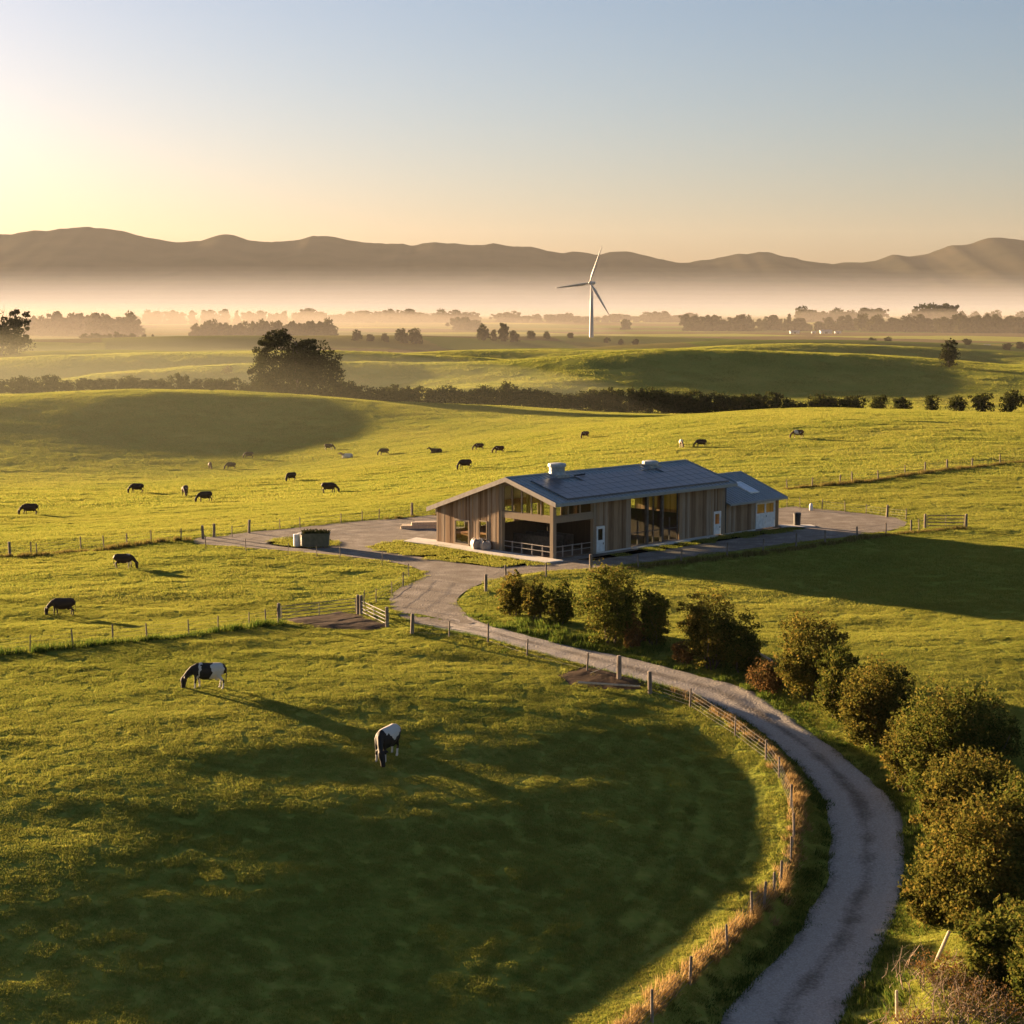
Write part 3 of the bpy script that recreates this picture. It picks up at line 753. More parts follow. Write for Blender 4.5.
# longer grass on the verges and under the fences
def strip_pts(line, width, step, seed, reject=True):
    r = np.random.RandomState(seed); P = []
    for i in range(len(line) - 1):
        a = np.array(line[i][:2]); b = np.array(line[i + 1][:2]); L = np.linalg.norm(b - a)
        n = max(1, int(L / step * width / step))
        t = r.rand(n); d = (b - a) / max(L, 1e-6); nn = np.array((-d[1], d[0]))
        P.append(a + (b - a) * t[:, None] + nn * (r.normal(0, .42, n) * width)[:, None])
    P = np.concatenate(P)
    if reject: P = P[~mask_hard(P[:, 0], P[:, 1])]
    return np.column_stack([P, height(P[:, 0], P[:, 1])])
rv = strip_pts([(p[0], p[1]) for p in rr], 3.6, .62, 51); rv = rv[rv[:, 1] < 122]
grass_layer(rv, blades(90, .75, .12, .36, .028, 31), M['verge'], 'rough tufted grass on the drive verges', 52, (.3, 1.5))
lv = strip_pts([(p[0], p[1]) for p in rl], 1.4, .6, 53); lv = lv[lv[:, 1] < 118]
grass_layer(lv, blades(90, .75, .10, .30, .028, 32), M['verge'], 'rough grass between drive and fence', 54, (.3, 1.2))
def mid_line(t): return [tuple(np.array(a[:2]) + (np.array(b[:2]) - np.array(a[:2])) * t) for a, b in zip(rl, rr)]
q = strip_pts(mid_line(.51), .42, .42, 71, False); q = q[(q[:, 1] < 112)]; q[:, 2] += .05; q = q[fbm(q[:, 0] / 3, q[:, 1] / 3, 72, 2) > -.12]
grass_layer(q, blades(26, .5, .02, .075, .022, 35, .9), M['seed'], 'thin weeds between the wheel tracks of the drive', 73, (.5, 1.4))
for t in (-.02, 1.02):
    q = strip_pts(mid_line(t), .45, .40, 74, False); q = q[q[:, 1] < 118]; q[:, 2] += .02
    grass_layer(q, blades(40, .5, .05, .17, .024, 36, .7), M['verge'], 'ragged grass creeping over the drive edge', 75, (.4, 1.4))
fl = [q for q in VERGE_FENCE if q[1] < 98]
dv = strip_pts(fl, .48, .30, 55)
grass_layer(dv, blades(60, .42, .20, .54, .017, 33, .8), M['dry'], 'golden dry grass standing along the roadside fence', 56, (.5, 1.35), 'dry_grass')
dv2 = strip_pts([q for q in VERGE_FENCE if 96 <= q[1] < 118], .5, .6, 57)
grass_layer(dv2, blades(60, .5, .12, .36, .02, 34, .8), M['verge'], 'long grass along the upper roadside fence', 58, (.5, 1.3))

# ------------------------------------------------------------------ the barn
barn = empty('barn', (B0[0], B0[1], 0), ANG, 'long timber clad barn with blue grey roof, solar panels and lower annexe', 'barn')
LX, WY, RY = 23.5, 15.2, 5.5
def roof_u(y): return 5.05 + .28 * y if y <= RY else 5.05 + .28 * RY - .335 * (y - RY)     # underside of main roof
AX0, AX1, AY, ARY = 23.62, 32.0, 10.8, 5.2
def aroof_u(y): return 3.12 + .36 * y if y <= ARY else 3.12 + .36 * ARY - .33 * (y - ARY)

def clad(name, axis, pos, u0, u1, zb, top, openings=(), out=-1, bw=.21, seed=0):
    """a wall of upright boards with a lining behind; axis 'x': wall runs along x at y=pos"""
    r = np.random.RandomState(seed + 3)
    mb = MB(); ml = MB()
    def strips(m, u0, u1, d0, d1, jit, off):
        n = max(1, int(round((u1 - u0) / bw))); w = (u1 - u0) / n
        e = [u0 + (i + off) * w for i in range(n + (0 if off == 0 else -1) + 1)]
        if off: e = [u0] + e + [u1]; e = sorted(set(min(max(q, u0), u1) for q in e))
        for a, b in zip(e[:-1], e[1:]):
            if b - a < .01: continue
            c = (a + b) / 2; segs = [(zb, None)]
            cuts = sorted([(o[2], o[3]) for o in openings if o[0] - .02 <= c <= o[1] + .02])
            z = zb; pieces = []
            for q0, q1 in cuts:
                if q0 > z + .02: pieces.append((z, q0, False))
                z = q1
            pieces.append((z, None, True))
            dj = r.uniform(-jit, jit)
            for z0, z1, last in pieces:
                za = top(a + .002) if last else z1; zc = top(b - .002) if last else z1
                if min(za, zc) <= z0 + .01: continue
                A, B_ = a + .002, b - .002
                p0, p1 = pos + out * (d0 + dj), pos + out * (d1 + dj)
                if axis == 'x':
                    m.hexa([(A, p0, z0), (B_, p0, z0), (B_, p1, z0), (A, p1, z0), (A, p0, za), (B_, p0, zc), (B_, p1, zc), (A, p1, za)])
                else:
                    m.hexa([(p0, A, z0), (p0, B_, z0), (p1, B_, z0), (p1, A, z0), (p0, A, za), (p0, B_, zc), (p1, B_, zc), (p1, A, za)])
    strips(mb, u0, u1, 0, .05, .011, 0)
    strips(ml, u0 + .01, u1 - .01, -.12, -.03, 0, .5)
    w = mb.build(name, M['board'], barn); ml.build('lining', M['lining'], w); return w

def window(axis, pos, u0, u1, z0, z1, out=-1, fw=.09, cols=1, rows=1, mat='timber', top=None, depth=.1, name='window'):
    f = MB(); p = MB()
    def bx(m, a, b, c, d, o0, o1):
        q0, q1 = sorted((pos + out * o0, pos + out * o1))
        if axis == 'x': m.box(a, b, q0, q1, c, d)
        else: m.box(q0, q1, a, b, c, d)
    bx(f, u0, u0 + fw, z0, z1, -.02, depth); bx(f, u1 - fw, u1, z0, z1, -.02, depth)
    bx(f, u0 + fw, u1 - fw, z0, z0 + fw, -.02, depth); bx(f, u0 + fw, u1 - fw, z1 - fw, z1, -.02, depth)
    for i in range(1, cols):
        c = u0 + (u1 - u0) * i / cols; bx(f, c - fw * .4, c + fw * .4, z0 + fw, z1 - fw, 0, depth * .8)
    for i in range(1, rows):
        c = z0 + (z1 - z0) * i / rows; bx(f, u0 + fw, u1 - fw, c - fw * .35, c + fw * .35, .005, depth * .7)
    bx(p, u0 + fw * .5, u1 - fw * .5, z0 + fw * .5, z1 - fw * .5, .025, .04)
    w = f.build(name, M[mat], barn); p.build('pane', M['glass'], w); return w

# floor slab and sill
mb = MB(); mb.box(.12, LX - .12, .12, WY - .12, -.15, .10); mb.build('floor', M['floor'], barn)
mb = MB(); mb.box(AX0 + .1, AX1 - .1, .1, AY - .1, -.15, .09); mb.build('floor', M['floor'], barn)
mb = MB(); mb.box(10.0, 21.7, -.75, -.03, -.1, .17); mb.build('step', M['concrete'], barn)
mb = MB(); mb.box(5.4, 9.95, -.16, .11, -.1, .12); mb.build('plinth', M['concrete'], barn); mb = MB(); mb.box(22.95, 28.2, -.16, .11, -.1, .11); mb.build('plinth', M['concrete'], barn)
# walls
clad('wall', 'y', 0, 6.76, WY, .05, lambda y: roof_u(y) - .01, [(10.65, 12.7, .0, 2.5), (8.3, 9.4, .9, 2.65)], seed=1)
clad('wall', 'x', 0, 5.44, 10.0, .12, lambda x: 5.04, [(5.44, 6.5, .0, 2.45)], seed=2)
clad('wall', 'x', 0, 16.75, LX, .12, lambda x: 5.04, [(21.8, 22.9, .0, 2.4)], seed=3)
clad('wall', 'x', WY, 0.05, LX, .05, lambda x: roof_u(WY) - .01, [(1.0 + 3.25 * i, 3.6 + 3.25 * i, 1.0, 2.75) for i in range(7)], out=1, seed=4)
clad('wall', 'y', LX, .06, WY - .06, .05, lambda y: roof_u(y) - .01, [(11.4, 13.8, 1.0, 2.6)], out=1, seed=5)
clad('wall', 'x', .02, AX0 + .05, AX1, .12, lambda x: 3.10, [(28.3, 31.4, .0, 2.78)], seed=6)
clad('wall', 'y', AX1, .08, AY, .05, lambda y: aroof_u(y) - .01, [(3.2, 4.8, 1.0, 2.3), (7.0, 8.6, 1.0, 2.3)], out=1, seed=7)
clad('wall', 'x', AY, AX0 + .05, AX1, .05, lambda x: aroof_u(AY) - .01, [(25, 27, 1, 2.3), (28.5, 30.5, 1, 2.3)], out=1, seed=8)
for i in range(7): window('x', WY, 1.0 + 3.25 * i, 3.6 + 3.25 * i, 1.0, 2.75, 1, .08, 2)
window('y', LX, 11.4, 13.8, 1.0, 2.6, 1, .08, 2)
for a, b in ((3.2, 4.8), (7.0, 8.6)): window('y', AX1, a, b, 1.0, 2.3, 1, .08, 2)
for a, b in ((25, 27), (28.5, 30.5)): window('x', AY, a, b, 1, 2.3, 1, .08, 2)
window('y', 0, 10.65, 12.7, .14, 2.5, -1, .16, 1, 1, 'timber'); window('y', 0, 8.3, 9.4, .9, 2.65, -1, .10, 1, 1, 'timber')
# posts and beams of the open corner bay
def post(x0, x1, y0, y1, z1, z0=.0): mb = MB(); mb.box(x0, x1, y0, y1, z0, z1); return mb.build('post', M['timber'], barn)
post(-.04, .36, -.04, .36, 5.02); post(5.06, 5.42, -.03, .33, 5.02); post(-.03, .33, 6.4, 6.74, roof_u(6.7) - .03)
for x in (7, 13.4, 19.5): post(x, x + .25, 5.4, 5.65, 6.4, .1); post(x, x + .25, 10.2, 10.45, 4.85, .1)
mb = MB(); mb.box(.365, 5.055, .0, .3, 3.17, 3.72); mb.build('beam', M['timber'], barn)
mb = MB(); mb.box(0, .3, .365, 6.395, 3.17, 3.72); mb.build('beam', M['timber'], barn)
mb = MB(); mb.box(.4, 5.05, .02, .28, 4.80, 5.03); mb.build('beam', M['timber'], barn)
def slope_beam(y0, y1, x0=.02, x1=.26, h=.42):
    m = MB(); m.hexa([(x0, y0, roof_u(y0) - h), (x1, y0, roof_u(y0) - h), (x1, y1, roof_u(y1) - h), (x0, y1, roof_u(y1) - h), (x0, y0, roof_u(y0) - .02), (x1, y0, roof_u(y0) - .02), (x1, y1, roof_u(y1) - .02), (x0, y1, roof_u(y1) - .02)])
    return m.build('beam', M['timber'], barn)
slope_beam(.38, RY); slope_beam(RY + .01, 6.38)
# glazed clerestory over the bay: gable side, then long side
def gl_strip(axis, edges, z0, top, tw=.11, split=None):
    f = MB(); p = MB()
    for i, e in enumerate(edges):
        t = top(e)
        if axis == 'y': f.box(.08, .20, e - tw / 2, e + tw / 2, z0, t)
        else: f.box(e - tw / 2, e + tw / 2, .08, .20, z0, t)
    for a, b in zip(edges[:-1], edges[1:]):
        a2, b2 = a + tw / 2, b - tw / 2
        for m, q0, q1, d0, d1 in ((f, z0, z0 + .08, .09, .19),):
            if axis == 'y': m.box(d0, d1, a2, b2, q0, q1)
            else: m.box(a2, b2, d0, d1, q0, q1)
        if split:
            if axis == 'y': f.box(.10, .18, a2, b2, split - .03, split + .03)
            else: f.box(a2, b2, .10, .18, split - .03, split + .03)
        ta, tb = top(a2), top(b2)
        if axis == 'y': p.hexa([(.135, a2, z0), (.15, a2, z0), (.15, b2, z0), (.135, b2, z0), (.135, a2, ta), (.15, a2, ta), (.15, b2, tb), (.135, b2, tb)])
        else: p.hexa([(a2, .135, z0), (b2, .135, z0), (b2, .15, z0), (a2, .15, z0), (a2, .135, ta), (b2, .135, tb), (b2, .15, tb), (a2, .15, ta)])
    w = f.build('window', M['timber'] if z0 > 1 else M['darkmetal'], barn); p.build('pane', M['glass'], w); return w
gl_strip('y', [.42, 1.6, 2.8, 4.0, 5.2, 6.34], 3.73, lambda y: roof_u(y) - .43, .13)
gl_strip('x', [.42, 2.0, 3.5, 5.0], 3.73, lambda x: 4.79, .12)
gl_strip('x', [10.06, 12.2, 14.3, 16.66], .18, lambda x: 5.03, .13, 1.35)
for x in (12.2, 14.3): mb = MB(); mb.box(x - .13, x + .13, -.14, .07, .18, 5.03); mb.build('post', M['darkmetal'], barn)
mb = MB(); mb.box(13.2, 13.28, .06, .22, .26, 4.9); mb.box(11.1, 11.17, .06, .22, .26, 2.4); mb.box(15.5, 15.57, .06, .22, .26, 2.4); mb.build('mullion', M['darkmetal'], barn)
# doors
def door(x0, x1, z0, z1, zm, leaves, pos=0.0):
    f = MB(); g = MB(); w = (x1 - x0) / leaves
    f.box(x0, x0 + .09, pos - .10, pos + .06, z0, z1); f.box(x1 - .09, x1, pos - .10, pos + .06, z0, z1); f.box(x0 + .09, x1 - .09, pos - .10, pos + .06, z1 - .1, z1)
    for i in range(leaves):
        a = x0 + .09 + (x1 - x0 - .18) * i / leaves; b = x0 + .09 + (x1 - x0 - .18) * (i + 1) / leaves
        a += .006; b -= .006
        f.box(a, b, pos - .055, pos - .005, z0, zm)
        k = max(3, int((b - a) / .22))
        for q in range(k):
            c = a + (b - a) * (q + .5) / k; f.box(c - (b - a) / k * .43, c + (b - a) / k * .43, pos - .072, pos - .054, z0 + .08, zm - .10)
        f.box(a, a + .1, pos - .06, pos, zm + .001, z1 - .11); f.box(b - .1, b, pos - .06, pos, zm + .001, z1 - .11); f.box(a + .1, b - .1, pos - .06, pos, z1 - .24, z1 - .11)
        f.box(a + .1, b - .1, pos - .06, pos, zm + .001, zm + .06)
        g.box(a + .09, b - .09, pos - .035, pos - .02, zm + .03, z1 - .2)
    d = f.build('door', M['white'], barn); g.build('pane', M['glass'], d)
    h = MB(); h.box(x1 - .2 if leaves == 1 else (x0 + x1) / 2 + .08, x1 - .17 if leaves == 1 else (x0 + x1) / 2 + .11, pos - .13, pos - .073, zm - .35, zm - .18); h.build('handle', M['darkmetal'], d)
door(5.46, 6.48, .14, 2.43, 1.12, 1); door(21.82, 22.88, .14, 2.38, 1.1, 1); door(28.32, 31.38, .1, 2.76, 1.55, 2, .02)
# stock rails of the open bay
for k, (zc, r_) in enumerate(((.5, .03), (.95, .035))):
    mb = MB(); mb.tube((.2, .4, zc + .1), (.2, 6.36, zc + .1), r_); mb.tube((.4, .2, zc + .1), (5.03, .2, zc + .1), r_); mb.build('rail', M['fascia'], barn)
for y in (1.6, 2.9, 4.2, 5.4): mb = MB(); mb.box(.25, .36, y - .035, y + .035, .1, 1.1); mb.build('rail_post', M['fascia'], barn)
for x in (1.5, 2.7, 3.9): mb = MB(); mb.box(x - .035, x + .035, .25, .33, .1, 1.1); mb.build('rail_post', M['fascia'], barn)
# inside: partitions, the bay pair added to darken it, counters
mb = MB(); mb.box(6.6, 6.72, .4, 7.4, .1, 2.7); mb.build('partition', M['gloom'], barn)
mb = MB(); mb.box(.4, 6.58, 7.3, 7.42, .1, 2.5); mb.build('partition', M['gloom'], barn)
mb = MB(); mb.box(1.4, 2.4, 8.4, 13.4, .1, 1.0); mb.box(1.35, 2.45, 8.35, 13.45, 1.0, 1.06); mb.build('counter', M['glowwood'], barn)
mb = MB()
for x in (2.2, 3.8, 5.2): mb.box(x, x + .08, 2.6, 7.25, .1, 1.5)
for y in (2.6, 4.2, 5.6): mb.box(.9, 6.5, y, y + .08, .5, .6)
mb.build('stall', M['darkmetal'], barn)
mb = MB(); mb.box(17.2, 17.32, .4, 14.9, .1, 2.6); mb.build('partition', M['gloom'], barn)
mb = MB(); mb.box(10.5, 16.6, 8.0, 8.9, .1, 1.1); mb.box(10.45, 16.65, 7.95, 8.95, 1.1, 1.16); mb.build('counter', M['lining'], barn)
# roofs
def slope(y0, y1, x0, x1, und, th, mat, name, parent, seam=.55):
    m = MB(); z0, z1 = und(y0), und(y1)
    m.hexa([(x0, y0, z0), (x1, y0, z0), (x1, y1, z1), (x0, y1, z1), (x0, y0, z0 + th), (x1, y0, z0 + th), (x1, y1, z1 + th), (x0, y1, z1 + th)])
    x = x0 + .3
    while x < x1 - .1:
        m.hexa([(x - .02, y0, z0 + th - .01), (x + .02, y0, z0 + th - .01), (x + .02, y1, z1 + th - .01), (x - .02, y1, z1 + th - .01),
                (x - .015, y0, z0 + th + .045), (x + .015, y0, z0 + th + .045), (x + .015, y1, z1 + th + .045), (x - .015, y1, z1 + th + .045)]); x += seam
    return m.build(name, mat, parent)
RX0, RX1, RYF, RYB = -.45, 24.25, -.8, 16.1
roof = slope(RYF, RY - .003, RX0, RX1, roof_u, .2, M['roof'], 'roof', barn)
slope(RY + .003, RYB, RX0, RX1, roof_u, .2, M['roof'], 'back_slope', roof)
mb = MB(); mb.tube((RX0, RY, roof_u(RY) + .2), (RX1, RY, roof_u(RY) + .2), .11, n=8); mb.build('ridge_cap', M['roof'], roof)
def barge(x, y0, y1, und, h=.34, off=0.0, mat='fascia', th=.2):
    m = MB(); m.hexa([(x, y0, und(y0) + th - h), (x + .06, y0, und(y0) + th - h), (x + .06, y1, und(y1) + th - h), (x, y1, und(y1) + th - h), (x, y0, und(y0) + th + .07), (x + .06, y0, und(y0) + th + .07), (x + .06, y1, und(y1) + th + .07), (x, y1, und(y1) + th + .07)])
    return m.build('barge_board', M[mat], roof)
barge(RX0 - .065, RYF, RY - .002, roof_u); barge(RX0 - .065, RY + .002, RYB, roof_u); barge(RX1 + .005, RYF, RY - .002, roof_u, mat='roof'); barge(RX1 + .005, RY + .002, RYB, roof_u, mat='roof')
for y0, y1 in ((RYF + .02, RY - .1), (RY + .1, RYB - .02)):
    m = MB(); m.hexa([(RX0 + .01, y0, roof_u(y0) - .03), (-.055, y0, roof_u(y0) - .03), (-.055, y1, roof_u(y1) - .03), (RX0 + .01, y1, roof_u(y1) - .03), (RX0 + .01, y0, roof_u(y0) - .004), (-.055, y0, roof_u(y0) - .004), (-.055, y1, roof_u(y1) - .004), (RX0 + .01, y1, roof_u(y1) - .004)]); m.build('soffit', M['soffit'], roof)
mb = MB(); zf = roof_u(RYF); mb.box(RX0, RX1, RYF - .13, RYF - .003, zf - .10, zf + .17); mb.build('gutter', M['roof'], roof)
mb = MB(); mb.tube((LX + .02, -.12, .2), (LX + .02, -.12, 4.6), .05); mb.tube((LX + .02, -.12, 4.6), (LX + .02, RYF - .02, zf - .06), .05); mb.build('downpipe', M['darkmetal'], roof)
# solar modules on the sunny slope
def slope_pt(x, y, lift=0.0):
    n = Vector((0, -.28, 1)).normalized(); return Vector((x, y, roof_u(y) + .2)) + n * lift
nx_, ny_ = 20, 4
px0, px1, py0, py1 = 1.35, 23.6, -.35, 4.15
mw, mh = (px1 - px0) / nx_, (py1 - py0) / ny_
pm = MB(); pm.box(-mw / 2 + .012, mw / 2 - .012, -mh / 2 * 1.04 + .012, mh / 2 * 1.04 - .012, 0, .045); pme = pm.mesh('solar_panel', M['panelframe'])
pg = MB(); pg.box(-mw / 2 + .035, mw / 2 - .035, -mh / 2 * 1.04 + .035, mh / 2 * 1.04 - .035, .02, .051); pge = pg.mesh('solar_panel', [M['panel']])
bmj = bmesh.new(); bmj.from_mesh(pme); nf = len(bmj.faces); bmj.from_mesh(pge); bmj.faces.ensure_lookup_table()
for f in bmj.faces[nf:]: f.material_index = 1
pme.materials.append(M['panel']); bmj.to_mesh(pme); bmj.free()
for i in range(nx_):
    for j in range(ny_):
        if i in (3, 4) and j == 3: continue
        if i in (13, 14) and j == 3: continue
        o = link('solar_panel', pme, roof, slope_pt(px0 + (i + .5) * mw, py0 + (j + .5) * mh, .10)); o.rotation_euler = (math.atan(.28), 0, 0)
mb = MB()
for j in range(ny_ + 1): 
    p = slope_pt(0, py0 + j * mh, .055); mb.box(px0, px1, p.y - .03, p.y + .03, p.z - .045, p.z + .035)
mb.build('panel_rail', M['panelframe'], roof)
# roof vents, pipe, skylight
def ridge_vent(x, y, r_, h, cap):
    """round metal cowl on a square curb"""
    zb = roof_u(y) + .2; m = MB(); m.box(x - r_ - .08, x + r_ + .08, y - r_ - .08, y + r_ + .08, zb - .32, zb + .1); m.lathe([(r_ * 1.04, .101), (r_ * .96, h * .5), (r_ * 1.0, h * .52), (r_ * .96, h * .56), (r_ * .96, h)], 22, (x, y, zb))
    v = m.build('vent', M['vent'], roof)
    c = MB(); c.lathe([(r_ + cap * .7, h + .003), (r_ + cap, h + .05), (r_ + cap, h + .2), (r_ + cap * .6, h + .3), (r_ * .5, h + .36), (.05, h + .37)], 22, (x, y, zb)); c.build('vent_cap', M['ventcap'], v, False)
ridge_vent(5.55, 5.0, .74, .78, .09); ridge_vent(18.3, 5.0, .70, .20, .08)
mb = MB(); a = slope_pt(7.25, 4.5, .04); mb.tube(a, a + Vector((.9, -.55, .12)), .07); mb.build('flue', M['black'], roof)
ar = slope(-.62, ARY - .003, AX0 - .1, AX1 + .55, aroof_u, .14, M['roof'], 'roof', barn, .5)
slope(ARY + .003, AY + .6, AX0 - .1, AX1 + .55, aroof_u, .14, M['roof'], 'back_slope', ar, .5)
mb = MB(); mb.tube((AX0 - .1, ARY, aroof_u(ARY) + .13), (AX1 + .55, ARY, aroof_u(ARY) + .13), .09); mb.build('ridge_cap', M['roof'], ar)
mb = MB(); z_ = aroof_u(-.62); mb.box(AX0 - .1, AX1 + .55, -.73, -.623, z_ - .07, z_ + .11); mb.build('gutter', M['roof'], ar)
for y0, y1 in ((-.62, ARY - .002), (ARY + .002, AY + .6)):
    m = MB(); x = AX1 + .555; m.hexa([(x, y0, aroof_u(y0) - .12), (x + .05, y0, aroof_u(y0) - .12), (x + .05, y1, aroof_u(y1) - .12), (x, y1, aroof_u(y1) - .12), (x, y0, aroof_u(y0) + .18), (x + .05, y0, aroof_u(y0) + .18), (x + .05, y1, aroof_u(y1) + .18), (x, y1, aroof_u(y1) + .18)]); m.build('barge_board', M['roof'], ar)
def asl(x, y, l): n = Vector((0, -.36, 1)).normalized(); return Vector((x, y, aroof_u(y) + .14)) + n * l
m = MB(); q = [asl(28.4, .75, 0), asl(29.8, .75, 0), asl(29.8, 3.1, 0), asl(28.4, 3.1, 0), asl(28.4, .75, .13), asl(29.8, .75, .13), asl(29.8, 3.1, .13), asl(28.4, 3.1, .13)]; m.hexa(q)
sk = m.build('skylight', M['white'], ar)
m = MB(); m.hexa([asl(28.52, .9, .10), asl(29.68, .9, .10), asl(29.68, 2.95, .10), asl(28.52, 2.95, .10), asl(28.52, .9, .14), asl(29.68, .9, .14), asl(29.68, 2.95, .14), asl(28.52, 2.95, .14)])
m.build('pane', noise_mat('skylight_glass', (.45, .50, .54), (.62, .66, .69), 2, .12, spec=.6), sk)

# ------------------------------------------------------------------ things in the yard
def beamlog(p, L, rz, w, h, label):
    m = MB(); r = random.random() * .06
    m.hexa([(-L / 2, -w / 2, 0), (L / 2, -w / 2, 0), (L / 2, w / 2, 0), (-L / 2, w / 2, 0), (-L / 2 - r, -w / 2, h), (L / 2 + r, -w / 2, h), (L / 2 - r, w / 2, h), (-L / 2, w / 2, h)])
    o = m.build('timber_beam', M['palewood'], None, loc=p); o.rotation_euler = (0, 0, rz)
    return tag(o, label, 'timber', 'sawn beams beside the barn')
tb = G(419, 528.5)
for k, (dx, dy, dz, L, lb) in enumerate([(0, 0, 0, 3.6, 'lowest pale sawn beam at the front of the stack left of the barn'), (.2, .55, 0, 3.7, 'pale sawn beam in the middle of the bottom row beside the barn'),
                                    (-.1, 1.1, 0, 3.3, 'rearmost pale beam on the gravel of the beam stack'), (.5, .25, .31, 2.5, 'shorter pale beam lying on top of the stack left of the barn'), (.7, .8, .31, 2.3, 'rear upper pale beam on top of the stack left of the barn')]):
    beamlog((tb[0] + dx, tb[1] + dy, .015 + dz), L, .12, .5, .3, lb)
def water_drum(p, label):
    root = empty('water_drum', p, random.random(), label, 'drum', 'white drums by the green skip')
    m = MB(); m.lathe([(.30, 0), (.32, .03), (.32, .33), (.335, .36), (.32, .39), (.32, .66), (.335, .69), (.32, .72), (.32, 1.08), (.29, 1.13), (.1, 1.14)], 20); m.build('body', M['white'], root, False)
    m = MB(); m.lathe([(.06, 1.142), (.06, 1.18)], 10, (.15, 0, 0)); m.build('cap', M['black'], root)
wp = G(297, 547)
for k, (dx, dy, lb) in enumerate([(0, 0, 'white plastic drum at the front left of the grass island'), (.72, .15, 'white plastic drum between another drum and the green skip'), (.3, .8, 'white plastic drum standing behind the front pair of drums')]):
    water_drum((wp[0] + dx, wp[1] + dy, .06), lb)
sp = G(316, 547.5)
skip = empty('skip', (sp[0], sp[1], .06), .05, 'grey green open skip full of cuttings on the grass island', 'skip')
m = MB()
m.hexa([(-1.18, -.66, .12), (1.18, -.66, .12), (1.18, .66, .12), (-1.18, .66, .12), (-1.25, -.7, 1.25), (1.25, -.7, 1.25), (1.25, .7, 1.25), (-1.25, .7, 1.25)])
m.box(-1.3, 1.3, -.76, -.69, 1.2, 1.3); m.box(-1.3, 1.3, .69, .76, 1.2, 1.3); m.box(-1.32, -1.24, -.69, .69, 1.2, 1.3); m.box(1.24, 1.32, -.69, .69, 1.2, 1.3)
for x in (-.6, 0, .6): m.box(x - .04, x + .04, -.73, -.6, .3, 1.2)
m.build('body', noise_mat('skip_green', (.07, .08, .055), (.12, .125, .085), 3, .6), skip)
m = MB(); m.box(-.8, -.6, -.55, .55, 0, .12); m.box(.6, .8, -.55, .55, 0, .12); m.build('runner', M['darkmetal'], skip)
v, f3, f4 = blades(500, 1.0, .1, .5, .07, 77); v = v * np.array([2.3, 1.25, 1]) + np.array([0, 0, 1.2]); link('cuttings', raw_mesh('cuttings', v, f3, f4, [M['tree']]), skip)
# bulk bags by the gable window
def bulk_bag(p, s, label):
    root = empty('bulk_bag', p, .3, label, 'bag', 'pale bags by the gable window')
    bm = bmesh.new(); bmesh.ops.create_cube(bm, size=1); bmesh.ops.subdivide_edges(bm, edges=bm.edges, cuts=5, use_grid_fill=True)
    for q in bm.verts:
        c = q.co; b = 1 + .16 * (1 - (2 * c.z) ** 2); n = .05 * math.sin(9 * c.x + 5 * c.z) * math.cos(8 * c.y)
        q.co = Vector((c.x * b + n, c.y * b - n, c.z + .5 + (.06 * math.sin(7 * c.x) * math.cos(6 * c.y) if c.z > .4 else 0))) * s
    me = bpy.data.meshes.new('body'); bm.to_mesh(me); bm.free(); me.materials.append(M['fascia']); me.shade_smooth(); link('body', me, root)
    m = MB()
    for sx in (-1, 1):
        for sy in (-1, 1): m.tube((sx * .45 * s, sy * .45 * s, s * .97), (sx * .3 * s, sy * .3 * s, s * 1.15), .03, .03, 6)
    m.build('strap', M['white'], root)
a = bl(-.62, 9.0); bulk_bag((a[0], a[1], .14), .85, 'grey white bulk bag under the narrow gable window')
a = bl(-.65, 7.9); bulk_bag((a[0], a[1], .14), .72, 'smaller pale bulk bag beside the open barn bay')
# bin, pad and marker stones by the annexe
a = G(796, 526); flat_poly('path', [(a[0] - 1.6, a[1] - 1.4), (a[0] + 1.8, a[1] - .9), (a[0] + 1.6, a[1] + .5), (a[0] - 1.8, a[1] + .3)], .10, M['concrete'], .15, 'small concrete pad by the annexe')
b_ = empty('litter_bin', (a[0] + .1, a[1] + 0, .10), 0, 'dark cylindrical bin on a concrete pad beside the annexe', 'bin')
m = MB(); m.lathe([(.30, 0), (.34, .03), (.37, 1.05), (.39, 1.06), (.39, 1.12)], 20); m.build('body', M['black'], b_, False)
m = MB(); m.lathe([(.40, 1.122), (.40, 1.17), (.30, 1.26), (.1, 1.30)], 20); m.build('lid', M['darkmetal'], b_, False)
a = G(811, 510.5); m = MB(); m.lathe([(.16, 0), (.2, .05), (.2, .5), (.17, .7), (.08, .78)], 12); tag(m.build('marker_post', M['white'], None, True, (a[0], a[1], .0)), 'short white marker post at the back edge of the yard', 'marker')

